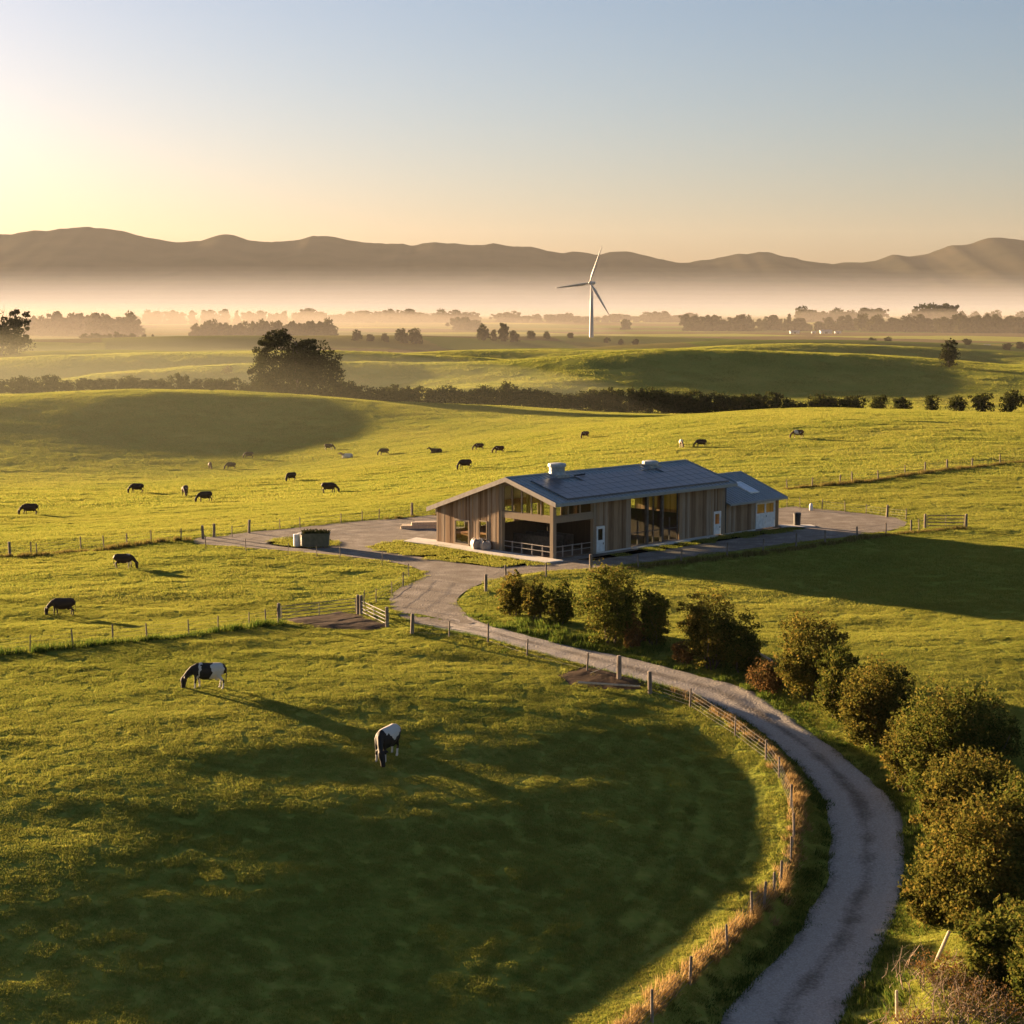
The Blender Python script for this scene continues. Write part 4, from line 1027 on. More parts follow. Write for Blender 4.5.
# ------------------------------------------------------------------ fences and gates
POSTM = {}
def post_mesh(h, r):
    k = (round(h, 2), round(r, 3))
    if k not in POSTM:
        m = MB(); m.lathe([(r * 1.05, -.5), (r, h * .5), (r * .95, h - .03), (r * .7, h)], 9); POSTM[k] = m.mesh('post', M['post'])
    return POSTM[k]
def wire_r(y): return .0035 + .00004 * y
def fence(label, pts, wires=4, top=1.05, r=.055, big=(), name='fence', sag=.02, gaps=(), mat='wire'):
    """pts: world spots of the posts; big: indexes of strainer posts; gaps: spans without wire"""
    P = [Vector((p[0], p[1], gz(p[0], p[1]))) for p in pts]
    root = empty(name, P[0], 0, label, 'fence'); o0 = P[0]
    for i, p in enumerate(P):
        rr_, h = (.13, top + .25) if i in big else (r * random.uniform(.85, 1.2), top + random.uniform(.02, .16))
        o = link('post', post_mesh(round(h, 1), round(rr_, 2)), root, p - o0)
        o.rotation_euler = (random.uniform(-.05, .05), random.uniform(-.05, .05), random.random() * 3)
    m = MB()
    for i in range(len(P) - 1):
        if i in gaps: continue
        for k in range(wires):
            h = top * (k + .6) / wires
            a = P[i] - o0 + Vector((0, 0, h)); b = P[i + 1] - o0 + Vector((0, 0, h)); c = (a + b) / 2 - Vector((0, 0, sag))
            m.tube(a, c, wire_r(P[i].y), None, 4, False); m.tube(c, b, wire_r(P[i].y), None, 4, False)
    m.build('wire', M[mat], root)
    return root
def hp(*pts): return [tuple(hit(px, py)[:2]) for px, py in pts]
def between(pts, n):
    out = []
    for a, b in zip(pts[:-1], pts[1:]):
        for k in range(n): out.append((a[0] + (b[0] - a[0]) * k / n, a[1] + (b[1] - a[1]) * k / n))
    return out + [pts[-1]]
fence('wire fence with dark posts dividing the left paddock from the far pasture', hp((-30, 558), (10, 557), (31, 556), (37, 556), (81, 549), (104, 548), (127, 546), (151, 543), (181, 541), (203, 540)), 4, 1.1, .06, (1, 9))
fence('wire fence along the back edge of the yard left of the barn', hp((203, 540), (214, 538), (232, 538), (249, 534), (280, 531), (300, 529), (341, 524), (362, 522), (379, 520), (412, 516), (436, 514)), 4, 1.1, .05, (1, 3, 9))
fence('wire fence with thin posts between the two near paddocks at left', hp((-30, 658), (30, 652), (73, 648), (113, 643), (147, 640), (189, 636), (218, 632), (249, 628), (266, 625), (278, 623)), 4, 1.05, .045)
fence('wire fence around the paddock corner where the drive forks', hp((359, 612), (364, 606), (376, 603), (392, 596), (403, 587), (409, 577)), 4, 1.05, .04)
fence('sparse wire fence along the paddock edge below the yard', hp((206, 549), (246, 551), (288, 555), (317, 557), (340, 559), (382, 565)), 3, 1.0, .035)
rf = hp((412, 634), (449, 637), (488, 643), (527, 656), (587, 672))
fence('roadside wire fence between the two gateways of the front paddock', rf, 4, 1.1, .055, (0,))
fence('curving roadside wire fence with golden grass along the front paddock', hp((650, 693), (690, 707), (735, 736), (766, 760), (779, 778), (791, 808), (794, 838), (791, 862), (781, 885), (774, 897), (764, 909), (752, 919), (727, 951), (690, 984), (652, 1022), (610, 1062)), 5, 1.05, .055, (0,))
fence('wire fence along the shaded lane in front of the barn', hp((486, 592), (506, 581), (546, 577), (591, 571), (638, 568), (681, 563), (727, 557), (763, 553), (796, 547), (825, 543), (857, 539), (886, 535), (911, 532)), 4, 1.15, .08, (0, 3))
fence('post and wire fence crossing the right hand pasture', hp((787, 489), (812, 487), (840, 484), (852, 482), (878, 480), (905, 475), (925, 472), (947, 470), (972, 467), (1000, 464), (1030, 461)), 4, 1.15, .085, (7,))
fence('wire fence along the rear edge of the yard right of the barn', hp((787, 507.5), (800, 508), (822, 510), (845, 513), (866, 515), (887, 518), (906, 520)), 4, 1.1, .05, (5,))

def gate(label, a, b, rails=5, h=1.15, name='gate', mat='galv', stay=True, ends=True):
    A = Vector((*a, gz(*a))); B = Vector((*b, gz(*b))); root = empty(name, A, 0, label, 'gate')
    L = B - A; d = L.normalized()
    if ends:
        for p in (A, B): o = link('post', post_mesh(1.4, .13), root, p - A)
    a0 = d * .22; b0 = L - d * .22
    for k in range(rails):
        z = Vector((0, 0, .22 + (h - .22) * k / (rails - 1))); m = MB(); m.tube(a0 + z, b0 + z, .028 if mat == 'galv' else .05, None, 6); m.build('rail', M[mat], root)
    m = MB()
    for t in (0, .5, 1): q = a0.lerp(b0, t); m.tube(q + Vector((0, 0, .2)), q + Vector((0, 0, h + .03)), .028, None, 6)
    if stay: m.tube(a0 + Vector((0, 0, .22)), a0.lerp(b0, .5) + Vector((0, 0, h)), .02, None, 6)
    m.build('frame', M[mat], root); return root
q = hp((279, 623), (358, 614), (387, 627))
gate('long galvanised gate at the muddy gateway below the yard', q[0], q[1])
gate('short galvanised gate between the gatepost and the drive', (q[1][0] + .25, q[1][1] - .25), q[2], 4, 1.0)
q = hp((587, 672), (619, 680), (650, 693))
def lone_post(p, label, h=1.4, r=.14, tilt=(0, 0), mat='post'):
    m = MB(); m.lathe([(r * 1.05, -.4), (r, h * .6), (r * .93, h - .04), (r * .6, h)], 9)
    o = m.build('gate_post', M[mat], None, loc=(p[0], p[1], gz(p[0], p[1]))); o.rotation_euler = (tilt[0], tilt[1], 0); return tag(o, label, 'post')
lone_post(q[1], 'thick grey gatepost standing in the mud beside the drive', 1.5, .15)
def pole(a, b, r, label, lift=.08, name='pole', mat='post'):
    A = Vector((*a, gz(*a) + lift)); B = Vector((*b, gz(*b) + lift)); m = MB(); m.tube((0, 0, 0), B - A, r, r * .8, 8)
    return tag(m.build(name, M[mat], None, loc=A), label, 'pole')
e = hp((578, 686), (640, 690)); pole(e[0], e[1], .07, 'bleached pole lying across the muddy gateway by the drive', .22, mat='palewood')
m_ = hp((590, 678), (617, 674)); A = Vector((*m_[0], gz(*m_[0]) + .3)); Bq = Vector((*q[1], gz(*q[1]) + 1.1)); m = MB(); m.tube((0, 0, 0), Bq - A, .02, None, 6); tag(m.build('gate_stay', M['galv'], None, loc=A), 'thin slanting stay rod leaning on the muddy gatepost', 'rod')
q = hp((925, 528), (944, 529), (966, 528))
gate('weathered railed gate at the far right end of the yard', q[0], q[2], 4, 1.25, mat='post', stay=False)
fence('short railed fence from the yard corner to the far right gate', hp((911, 532), (919, 531), (925, 528)), 3, 1.1, .07)
e = hp((757, 668), (772, 676)); A = Vector((*e[0], gz(*e[0]) + 1.0)); m = MB(); m.beam((0, 0, 0), Vector((e[1][0] - e[0][0], e[1][1] - e[0][1], -.25)), .12, .1); m.tube((0, 0, -1.2), (0, 0, .1), .06); tag(m.build('broken_rail', M['palewood'], None, loc=A), 'broken pale fence rail among the roadside bushes', 'rail')
lone_post(hp((897, 1020))[0], 'pale slim post leaning in the bottom right verge', 1.15, .06, (.05, -.05), 'palewood')
lone_post(hp((936, 962))[0], 'bleached leaning post among the dead brush', 1.3, .07, (-.2, .45), 'palewood')
lone_post(hp((1006, 950))[0], 'shaded grey post right of the dead brush', 1.2, .09, (0, .05))

FL = [hp((-30, 558), (37, 556.5), (127, 547), (203, 541)), hp((203, 541), (249, 535), (341, 525), (436, 515)), hp((-30, 658), (73, 648.5), (189, 637), (278, 624)), hp((787, 489.5), (878, 480.5), (947, 470.5), (1035, 461)),
      hp((591, 572), (681, 564), (763, 554), (857, 540), (911, 533), (966, 529)), hp((787, 508), (845, 513.5), (906, 521))]
for k, line in enumerate(FL):
    q = strip_pts(between(line, 6), .55, .36, 600 + k)
    grass_layer(q, blades(60, .6, .16, .55, .034, 640 + k, .8), M['verge'] if k == 2 else M['seed'], 'rough long grass along a paddock fence line', 660 + k, (.4, 1.3), 'grass')

# ------------------------------------------------------------------ bushes, hedge, trees
def leaf_quads(c, n_, size, r, flat=.0):
    """leaf diamonds at the given centres; n_ = outward directions"""
    k = len(c); a = r.normal(size=(k, 3)) + flat * n_; a /= np.linalg.norm(a, axis=1)[:, None] + 1e-9
    t = r.normal(size=(k, 3)); t -= a * np.sum(a * t, 1)[:, None]; t /= np.linalg.norm(t, axis=1)[:, None] + 1e-9
    b = np.cross(a, t); s = size * (.6 + .8 * r.rand(k))[:, None]
    v = np.stack([c - t * s * .5, c + b * s * .28, c + t * s * .5, c - b * s * .28], 1).reshape(-1, 3)
    i = np.arange(k) * 4
    return v, np.stack([i, i + 1, i + 2, i + 3], 1)
def crown_mesh(name, lobes, n, size, mat, seed, clumps=60, spread=.2, low=None, shell=.78):
    """lobes: (x,y,z,rx,ry,rz); leaves gather in clumps set over the lobes' outer part"""
    r = np.random.RandomState(seed); L = np.array(lobes, float)
    w = (L[:, 3] * L[:, 4] * L[:, 5]) ** .75; w /= w.sum()
    k = r.choice(len(L), clumps, p=w); d = r.normal(size=(clumps, 3)); d /= np.linalg.norm(d, axis=1)[:, None]
    rad = (shell + (1.02 - shell) * r.rand(clumps)) * (.86 + .28 * r.rand(clumps)); rad[r.rand(clumps) < .22] *= .6
    cc = L[k, :3] + d * L[k, 3:] * rad[:, None]; cs = L[k, 3:].mean(1) * spread * (.6 + .9 * r.rand(clumps))
    j = r.randint(0, clumps, n); off = r.normal(size=(n, 3)); off *= (r.rand(n) ** .4 / (np.linalg.norm(off, axis=1) + 1e-9))[:, None] * 1.5
    c = cc[j] + off * cs[j][:, None] * np.array([1, 1, .8])
    if low is not None: keep = c[:, 2] > low; c = c[keep]; j = j[keep]
    v, f = leaf_quads(c, d[j], size, r, .5)
    return raw_mesh(name, v, None, f, [mat])
def stems_mesh(name, r, n, h, spread, rad, mat, up=.55):
    m = MB()
    for i in range(n):
        a = 2 * math.pi * (i + r.rand() * .6) / n; p = Vector((.08 * h * math.cos(a) * .5, .08 * h * math.sin(a) * .5, -.3)); dirn = Vector((math.cos(a) * spread, math.sin(a) * spread, 1)); q = p; rr_ = rad * (.7 + .5 * r.rand())
        for s in range(4):
            e = q + dirn.normalized() * (h + .3) * up / 4 * 1.3; m.tube(q, e, rr_, rr_ * .72, 6, False); rr_ *= .72; q = e
            dirn = dirn + Vector((r.normal() * .25, r.normal() * .25, .1))
    return m.mesh(name, mat)
def tree_mesh(name, r, h, rad, mat, nb=7):
    m = MB(); q = Vector((0, 0, -.6)); rr_ = rad; z = 0
    for s in range(6):
        e = q + Vector((r.normal() * .02 * h, r.normal() * .02 * h, h * .14)); m.tube(q, e, rr_, rr_ * .84, 8, False); rr_ *= .84; q = e
        if s >= 1:
            for b in range(max(1, nb // 4)):
                a = r.rand() * 6.28; d = Vector((math.cos(a), math.sin(a), .6 + .4 * r.rand())).normalized(); p2 = q + d * h * .16; m.tube(q, p2, rr_ * .55, rr_ * .35, 6, False)
                m.tube(p2, p2 + (d + Vector((r.normal() * .4, r.normal() * .4, .3))).normalized() * h * .14, rr_ * .35, rr_ * .15, 5, False)
    return m.mesh(name, mat)

def bush(px, py, wpx, hpx, label, mat, seed, n=6500, leaf=.13, lobes=None, name='bush', group='bushes along the right side of the drive', depth=1.0):
    p = hit(px, py); d = p.y; s = d / math.cos(PITCH) / FPX * 1.02
    q_ = 1.12 if hpx < 90 else .98; w = wpx * s * q_; h = hpx * s * (q_ - .03); r = np.random.RandomState(seed)
    root = empty(name, p, 0, label, 'bush', group)
    if lobes is None:
        lobes = [(0, 0, h * .52, w * .42, w * .42 * depth, h * .47), (0, 0, h * .25, w * .40, w * .40 * depth, h * .27)]
        for k in range(9):
            a = r.rand() * 6.28; q = .22 + .16 * r.rand(); zz = h * (.18 + .55 * r.rand())
            lobes.append((w * q * math.cos(a), w * q * math.sin(a) * depth, zz, w * (.16 + .1 * r.rand()), w * (.16 + .1 * r.rand()), h * (.16 + .1 * r.rand())))
    me = crown_mesh('crown', lobes, int(n * 2.1), leaf * 1.25, mat, seed, int(150 + n / 40), .2, -.15, .62)
    link('crown', me, root)
    link('stem', stems_mesh('stem', r, 5, h, .35, .035 + .007 * h, M['bark'], .42), root)
    return root
B_ = M['bush']; Bg = M['bushg']; Ru = M['rust']
bush(513, 615, 28, 42, 'small rounded orange tinted bush at the upper end of the drive', B_, 101, 3600)
bush(537, 620, 26, 40, 'narrow russet bush second along the drive from the barn', B_, 102, 3200)
bush(560, 624, 30, 40, 'low dark bush between the narrow russet bush and the big round one', Bg, 103, 3600)
bush(612, 642, 62, 76, 'large round bush with bronze crown nearest the barn front', Bg, 104, 9500)
bush(654, 644, 32, 54, 'slim dark green bush against the right of the large round bush', Bg, 105, 4200)
bush(634, 647, 20, 30, 'small straw coloured weed clump at the foot of the large round bush', Ru, 106, 1300, .12)
bush(712, 668, 52, 74, 'tall bronze bush standing alone midway along the drive', B_, 107, 7500)
bush(741, 671, 36, 56, 'dark green bush leaning on the tall bronze bush', Bg, 108, 4600)
bush(684, 664, 24, 22, 'low rusty weed clump left of the tall bronze bush', Ru, 109, 1200, .12)
bush(766, 690, 40, 28, 'low brown weed clump by the broken rail', Ru, 110, 1900, .12)
bush(808, 698, 64, 78, 'broad bronze green bush just beyond the broken rail', B_, 111, 9000)
bush(838, 716, 44, 68, 'upright olive bush between two broad bronze bushes', Bg, 112, 5600)
bush(876, 744, 84, 98, 'large domed olive bush above the bend of the drive', B_, 113, 12000)
bush(938, 792, 104, 118, 'biggest dark topped bush of the roadside row', Bg, 114, 17000)
bush(905, 790, 44, 78, 'leafy russet bush at the front of the biggest bush', B_, 115, 6000)
bush(965, 836, 96, 92, 'golden lit bush below the biggest bush', B_, 116, 13000)
bush(975, 926, 116, 140, 'tall golden leaved bush at the right edge beside the bend', B_, 117, 19000)
bush(1030, 905, 90, 150, 'dark bush at the right edge behind the golden leaved bush', Bg, 118, 11000)
bush(930, 925, 50, 62, 'small olive bush at the foot of the tall golden leaved bush', B_, 119, 4600)

bush(936, 890, 40, 56, 'low olive bush by the verge where the bend is tightest', Bg, 121, 4200)
bush(1000, 985, 70, 80, 'dark bush behind the dead twigs at the right edge', Bg, 122, 6500)
bush(985, 770, 60, 80, 'shadowed bush behind the biggest bush at the right edge', Bg, 123, 6000)

def dead_brush(px, py, w, h, label, seed, leaves=700):
    p = hit(px, py); r = np.random.RandomState(seed); m = MB()
    root = empty('dead_brush', p, 0, label, 'brush', 'dead brush in the bottom right corner')
    for i in range(150):
        a = r.rand() * 6.28; q = Vector((r.normal() * w * .28, r.normal() * w * .28, -.1)); d = Vector((math.cos(a) * .7, math.sin(a) * .7, .4 + r.rand())).normalized(); rr_ = .012 + .014 * r.rand(); L = h * (.3 + .6 * r.rand())
        for s in range(3):
            e = q + d * L / 3; m.tube(q, e, rr_, rr_ * .7, 4, False); q = e; rr_ *= .7; d = (d + Vector((r.normal() * .35, r.normal() * .35, r.normal() * .25))).normalized()
            if r.rand() < .8: m.tube(q, q + (d + Vector((r.normal(), r.normal(), r.normal())) * .8).normalized() * L * .25, rr_ * .7, rr_ * .3, 4, False)
    m.build('twigs', M['twig'], root)
    link('foliage', crown_mesh('foliage', [(0, 0, h * .3, w * .45, w * .45, h * .34)], leaves, .09, Ru, seed, 60, .2, 0, .5), root)
bush(1045, 1010, 90, 110, 'added bush darkening the bottom right corner beyond the dead brush', Bg, 120, 6000)  # bush put in to darken the sunlit grass of this corner
dead_brush(950, 985, 3.2, 1.7, 'tangle of dead brown twigs beneath the tall golden bush', 131, 1500)
dead_brush(985, 1015, 3.4, 1.6, 'dark tangle of bare twigs in the bottom right corner', 132, 800)
dead_brush(915, 1035, 2.4, 1.3, 'low dead twigs on the verge at the bottom edge', 133, 600)

# hedgerow beyond the near pasture
HED = []
for k in range(6):
    r = np.random.RandomState(200 + k); lob = [(0, 0, 2.0, 2.3, 2.0, 2.1)] + [(r.normal() * 1.2, r.normal() * 1.0, .8 + 2.5 * r.rand(), .9 + .7 * r.rand(), .9 + .5 * r.rand(), .8 + .6 * r.rand()) for _ in range(6)]
    HED.append((crown_mesh('crown', lob, 2200, .45, M['hedge'], 210 + k, 70, .28, 0, .6), stems_mesh('trunk', r, 4, 4, .35, .09, M['bark'], .4)))
def hedge_shrub(p, s, label, group, k, sz=1.0):
    root = empty('hedge_shrub', p, random.random() * 6, label, 'shrub', group); root.scale = (s, s, s * sz)
    link('crown', HED[k][0], root); link('trunk', HED[k][1], root)
def hedge_d(px): return float(np.interp(px, [-60, 170, 350, 520, 700, 850, 950, 1080], [470, 482, 470, 462, 452, 440, 415, 400]))
px = -40.0; kk = 0
while px < 862:
    d = hedge_d(px); x = (px - 512) / FPX * d; s = random.uniform(.82, 1.22) * (1.32 if px > 330 else 1.05)
    if 462 < px < 468: s *= .8
    hedge_shrub((x, d + random.uniform(-1, 1), gz(x, d) - .1), s, 'dark rounded shrub in the continuous hedgerow beyond the near pasture', 'hedgerow shrubs beyond the near pasture', kk % 6, random.uniform(.9, 1.15))
    px += (3.1 if px < 700 else 3.6) / d * FPX * random.uniform(.75, 1.15); kk += 1
SEP = [(880, 18, 'round dark shrub where the hedgerow thins out, leftmost of the spaced ones'), (903, 17, 'dark shrub second from the left among the spaced shrubs'), (931, 16, 'dark shrub third from the left among the spaced shrubs'),
       (958, 18, 'bushy dark shrub in the middle of the spaced shrubs'), (983, 21, 'tall dark shrub third from the right edge in the spaced row'), (1011, 22, 'wide dark shrub at the right end of the hedgerow'), (1040, 22, 'dark shrub cut by the right edge of the view')]
for k, (px, hp_, lb) in enumerate(SEP):
    d = hedge_d(px) - 40; x = (px - 512) / FPX * d; hedge_shrub((x, d, gz(x, d) - .1), hp_ / FPX * d / 4.3, lb, 'spaced shrubs at the right end of the hedgerow', k % 6)

def broad_tree(px, py, wpx, hpx, label, mat, seed, n, leaf, d=None, lobes=None, name='tree', group=None, clumps=120, cat='tree'):
    if d is None: p = hit(px, py)
    else: x = (px - 512) / FPX * d; p = Vector((x, d, gz(x, d) - .3))
    s = p.y / FPX * 1.01; w = wpx * s; h = hpx * s; r = np.random.RandomState(seed)
    root = empty(name, p, 0, label, cat, group)
    if lobes is None:
        lobes = [(0, 0, h * .58, w * .38, w * .38, h * .36), (0, 0, h * .25, w * .42, w * .42, h * .24)]
        for k in range(9):
            a = r.rand() * 6.28; q = .25 + .12 * r.rand(); lobes.append((w * q * math.cos(a), w * q * math.sin(a), h * (.25 + .55 * r.rand()), w * .18, w * .18, h * .15))
    else: lobes = [(a * w, b * w, c * h, e * w, e * w, g * h) for a, b, c, e, g in lobes]
    link('crown', crown_mesh('crown', lobes, n, leaf, mat, seed, clumps, .22, h * .02, .62), root)
    link('trunk', tree_mesh('trunk', r, h, max(.18, h * .03), M['bark']), root)
    return root
# the great dark tree with its two crowns
broad_tree(296, 402, 100, 72, 'massive dark twin crowned tree standing in the hedgerow', M['tree'], 301, 26000, .62, 466,
           [(-.18, 0, .66, .20, .32), (-.30, 0, .45, .15, .3), (-.33, 0, .74, .10, .12), (.12, .02, .54, .21, .30), (.13, 0, .76, .13, .12), (.27, 0, .5, .18, .30), (.40, 0, .36, .10, .2), (-.40, 0, .4, .08, .14), (0, 0, .3, .36, .26), (-.14, 0, .88, .11, .12), (-.24, 0, .9, .08, .09)], 'large_tree', clumps=340)
broad_tree(219, 392, 26, 20, 'small round tree left of the massive twin crowned tree', M['hedge'], 302, 1700, .45, 474, name='small_tree')
broad_tree(228, 376, 14, 11, 'faint shrub in the mist behind the small round tree', M['autumn'], 303, 500, .5, 640, name='small_tree')
broad_tree(757, 410, 38, 17, 'brownish spreading tree rising behind the hedgerow', M['autumn'], 304, 2200, .45, 468, name='small_tree')
broad_tree(949, 367, 24, 29, 'lone conical dark tree on the right hand hill', M['tree'], 305, 4200, .6, None, [(0, 0, .2, .42, .2), (0, 0, .4, .40, .22), (-.03, 0, .6, .33, .2), (.02, 0, .78, .24, .18), (0, 0, .92, .12, .1)], 'conical_tree', clumps=110)
broad_tree(3, 366, 66, 48, 'large hazy tree at the left edge of the view', M['tree'], 306, 8000, 1.7, 1010, name='large_tree')
broad_tree(-30, 364, 50, 40, 'hazy tree cut by the left edge beside a larger one', M['tree'], 307, 7000, 1.7, 1020, name='large_tree')

# shared far trees
FAR = []
for k in range(7):
    r = np.random.RandomState(400 + k); tall = k in (1, 4, 6)
    w = .32 if tall else .5
    lob = [(0, 0, .52, w * .8, w * .8, .44), (0, 0, .22, w * .8, w * .8, .26)] + [(r.normal() * w * .35, r.normal() * w * .35, .2 + .6 * r.rand(), w * .42, w * .42, .18) for _ in range(7)]
    if k == 4: lob = [(0, 0, .15 + .16 * i, .24 * (1 - .17 * i), .24 * (1 - .17 * i), .14) for i in range(5)] + [(0, 0, .93, .05, .05, .09)]
    FAR.append((crown_mesh('crown', lob, 2000, .14, M['tree'], 420 + k, 70, .24, .0, .5), tree_mesh('trunk', r, .9, .035, M['bark'], 4)))
def far_tree(px, d, h, label, group, k, wide=1.0, name='far_tree', dy=0.0):
    x = (px - 512) / FPX * d; y = d + dy
    root = empty(name, (x, y, gz(x, y) - .03 * h), random.random() * 6, label, 'tree', group); root.scale = (h * wide, h * wide, h)
    link('crown', FAR[k][0], root)
    if d < 2600: link('trunk', FAR[k][1], root)
def row(x0, x1, d, hpx0, hpx1, step, label, group, kinds=(0, 2, 3, 5), wide=1.0, slope=0.0, jit=.5):
    px = x0
    while px <= x1:
        dd = d + slope * (px - x0) + random.uniform(-1, 1) * d * .012
        far_tree(px, dd, random.uniform(hpx0, hpx1) / FPX * dd, label, group, random.choice(kinds), wide * random.uniform(.85, 1.25)); px += step * random.uniform(1 - jit, 1 + jit)
row(198, 334, 2050, 19, 23, 6.0, 'tree of the straight hazy windbreak left of centre', 'straight windbreak trees', (0, 2, 3, 5, 1), .8, 0, .25)
row(34, 104, 2400, 20, 27, 8.5, 'tall hazy tree in the misty wood at far left', 'misty wood at far left', (0, 2, 3, 5), 1.0)
row(98, 146, 2250, 23, 30, 8, 'taller hazy tree at the right of the misty left wood', 'misty wood at far left', (0, 2, 3), 1.05)
row(88, 138, 1750, 13, 17, 7, 'lower darker tree before the misty left wood', 'darker trees before the left wood', (0, 3, 5), 1.1)
row(146, 192, 1750, 7, 14, 8, 'small scattered tree left of the windbreak', 'scattered small trees left of the windbreak', (0, 1, 4), 1.0)
row(140, 300, 3900, 8, 15, 11, 'very faint tree fading in the fog at left', 'faint fog trees at left', (0, 4, 1, 2), 1.2)
row(300, 480, 4200, 9, 15, 8, 'very faint tree in the fog band at centre left', 'faint fog trees at centre left', (0, 2, 3), 1.4)
for px, h, lb in [(358, 11, 'leftmost small round tree in the field clump at centre left'), (371, 9, 'second small round tree in the field clump at centre left'), (386, 9, 'low tree just left of the big rounded field tree'), (402, 15, 'big rounded tree left half of the field clump'), (415, 16, 'big rounded tree right half of the field clump')]:
    far_tree(px, 1560, h / FPX * 1560, lb, 'field clump at centre left', random.choice((0, 2, 3)), 1.15)
for px, h, lb in [(484, 16, 'slim hazy tree left in the group before the turbine'), (494, 11, 'low hazy tree second in the group before the turbine'), (503, 18, 'taller hazy tree third in the group before the turbine'), (514, 12, 'hazy tree at the right of the group before the turbine')]:
    far_tree(px, 1620, h / FPX * 1620, lb, 'tree group left of the turbine', random.choice((0, 1, 2)), .95)
row(458, 482, 2900, 13, 17, 6, 'hazy tree in the tall clump above the centre fields', 'tall hazy clump above centre', (0, 2, 3), 1.1)
for px, d, h, lb in [(531, 1660, 10, 'small hazy tree third left of the turbine foot'), (547, 1660, 8, 'low shrub like tree second left of the turbine foot'), (570, 1680, 7, 'small tree just left of the turbine foot'), (606, 1650, 6, 'low bush like tree right of the turbine foot'), (620, 1640, 6, 'second low tree right of the turbine foot'),
                     (635, 1630, 8, 'third low tree right of the turbine foot'), (658, 1560, 6, 'tiny dark tree in the bright field right of the turbine'), (681, 1560, 7, 'tiny round dark tree further right in the bright field')]:
    far_tree(px, d, h / FPX * d, lb, 'small trees round the turbine foot', random.choice((0, 2, 3)), 1.1)
row(500, 690, 4300, 7, 12, 9, 'very faint tree in the fog behind the turbine', 'faint fog trees behind the turbine', (0, 2, 3), 1.5)
far_tree(625, 3000, 20, 'round hazy tree alone on the plain right of the turbine', None, 0, 1.2)
row(686, 770, 2850, 11, 18, 6.5, 'dark hazy tree in the belt above the white sheds', 'tree belt above the white sheds', (0, 2, 3, 1), 1.0)
row(770, 870, 2900, 9, 17, 6.5, 'tree of the thin belt at right of centre', 'thin tree belt right of centre', (0, 1, 4, 3), 1.0)
row(862, 945, 2750, 13, 19, 6.0, 'dense dark tree in the belt left of the plantation', 'dense belt left of the plantation', (0, 2, 3), 1.05)
row(940, 1045, 2650, 16, 21, 5.0, 'dark tree of the plantation at far right', 'plantation at far right', (0, 2, 3, 5), .95, 0, .3)
row(800, 880, 4300, 10, 17, 8, 'pale tree on the misty rise at right', 'misty rise trees at right', (0, 2, 3), 1.3)
row(918, 944, 4300, 16, 20, 7, 'tall pale tree clump in the mist above the plantation', 'pale clump above the plantation', (0, 2), 1.3)
row(950, 1040, 4500, 8, 12, 10, 'very faint tree in the fog above the plantation', 'faint fog trees above the plantation', (0, 2, 3), 1.4)
for px, d, h, lb in [(846, 1500, 6, 'tiny tree by the brown fields left of two dark shrubs'), (870, 1480, 10, 'dark small tree left of a pair in the brown fields'), (886, 1480, 10, 'dark small tree right of a pair in the brown fields'), (965, 1420, 8, 'low dark tree right of the lone conical tree'), (1005, 1400, 9, 'low dark tree near the right edge by the far road'), (1018, 1420, 9, 'low dark tree at the right edge by the far road')]:
    far_tree(px, d, h / FPX * d, lb, 'small trees in the brown fields', random.choice((0, 2, 3)), 1.2)

# ------------------------------------------------------------------ far sheds
def shed(px, d, wpx, hpx, label, rz=.1, group='white sheds on the plain'):
    x = (px - 512) / FPX * d; w = wpx / FPX * d; h = hpx / FPX * d; z = gz(x, d)
    root = empty('shed', (x, d, z), rz, label, 'shed', group); dp = w * .45
    m = MB(); m.box(-w / 2, w / 2, -dp / 2, dp / 2, -.5, h * .62); m.build('wall', M['far_wall'], root)
    m = MB(); e = .06 * w
    m.add([(-w / 2 - e, -dp / 2 - e, h * .6), (w / 2 + e, -dp / 2 - e, h * .6), (w / 2 + e, dp / 2 + e, h * .6), (-w / 2 - e, dp / 2 + e, h * .6), (-w / 2 - e, 0, h), (w / 2 + e, 0, h)], [(0, 1, 5, 4), (2, 3, 4, 5), (0, 4, 3), (1, 2, 5), (0, 3, 2, 1)])
    m.build('roof', M['far_roof'], root)
    m = MB(); m.box(-w * .12, w * .12, -dp / 2 - .06, -dp / 2 - .003, 0, h * .45); m.build('door', M['darkmetal'], root)
for a in [(793, 2600, 9, 3, 'long white shed below the tree belt'), (812, 2620, 4, 2, 'small pale shed between the two long white sheds'), (824, 2600, 11, 3.6, 'white gabled shed right of the long one below the tree belt'), (836, 2610, 6, 2.2, 'low white shed at the right of the shed cluster'),
          (831, 1560, 15, 3.4, 'low white shed among the green hills'), (822, 1570, 5, 3, 'tiny shed beside the low white shed'), (717, 2000, 4, 2.4, 'tiny white shed in the field right of the turbine'), (985, 1500, 6, 3.6, 'small white house by the far right road'), (900, 3600, 9, 3, 'pale shed in the mist above the dense belt'),
          (938, 3400, 16, 2.6, 'long bright shed roof behind the plantation')]: shed(*a)

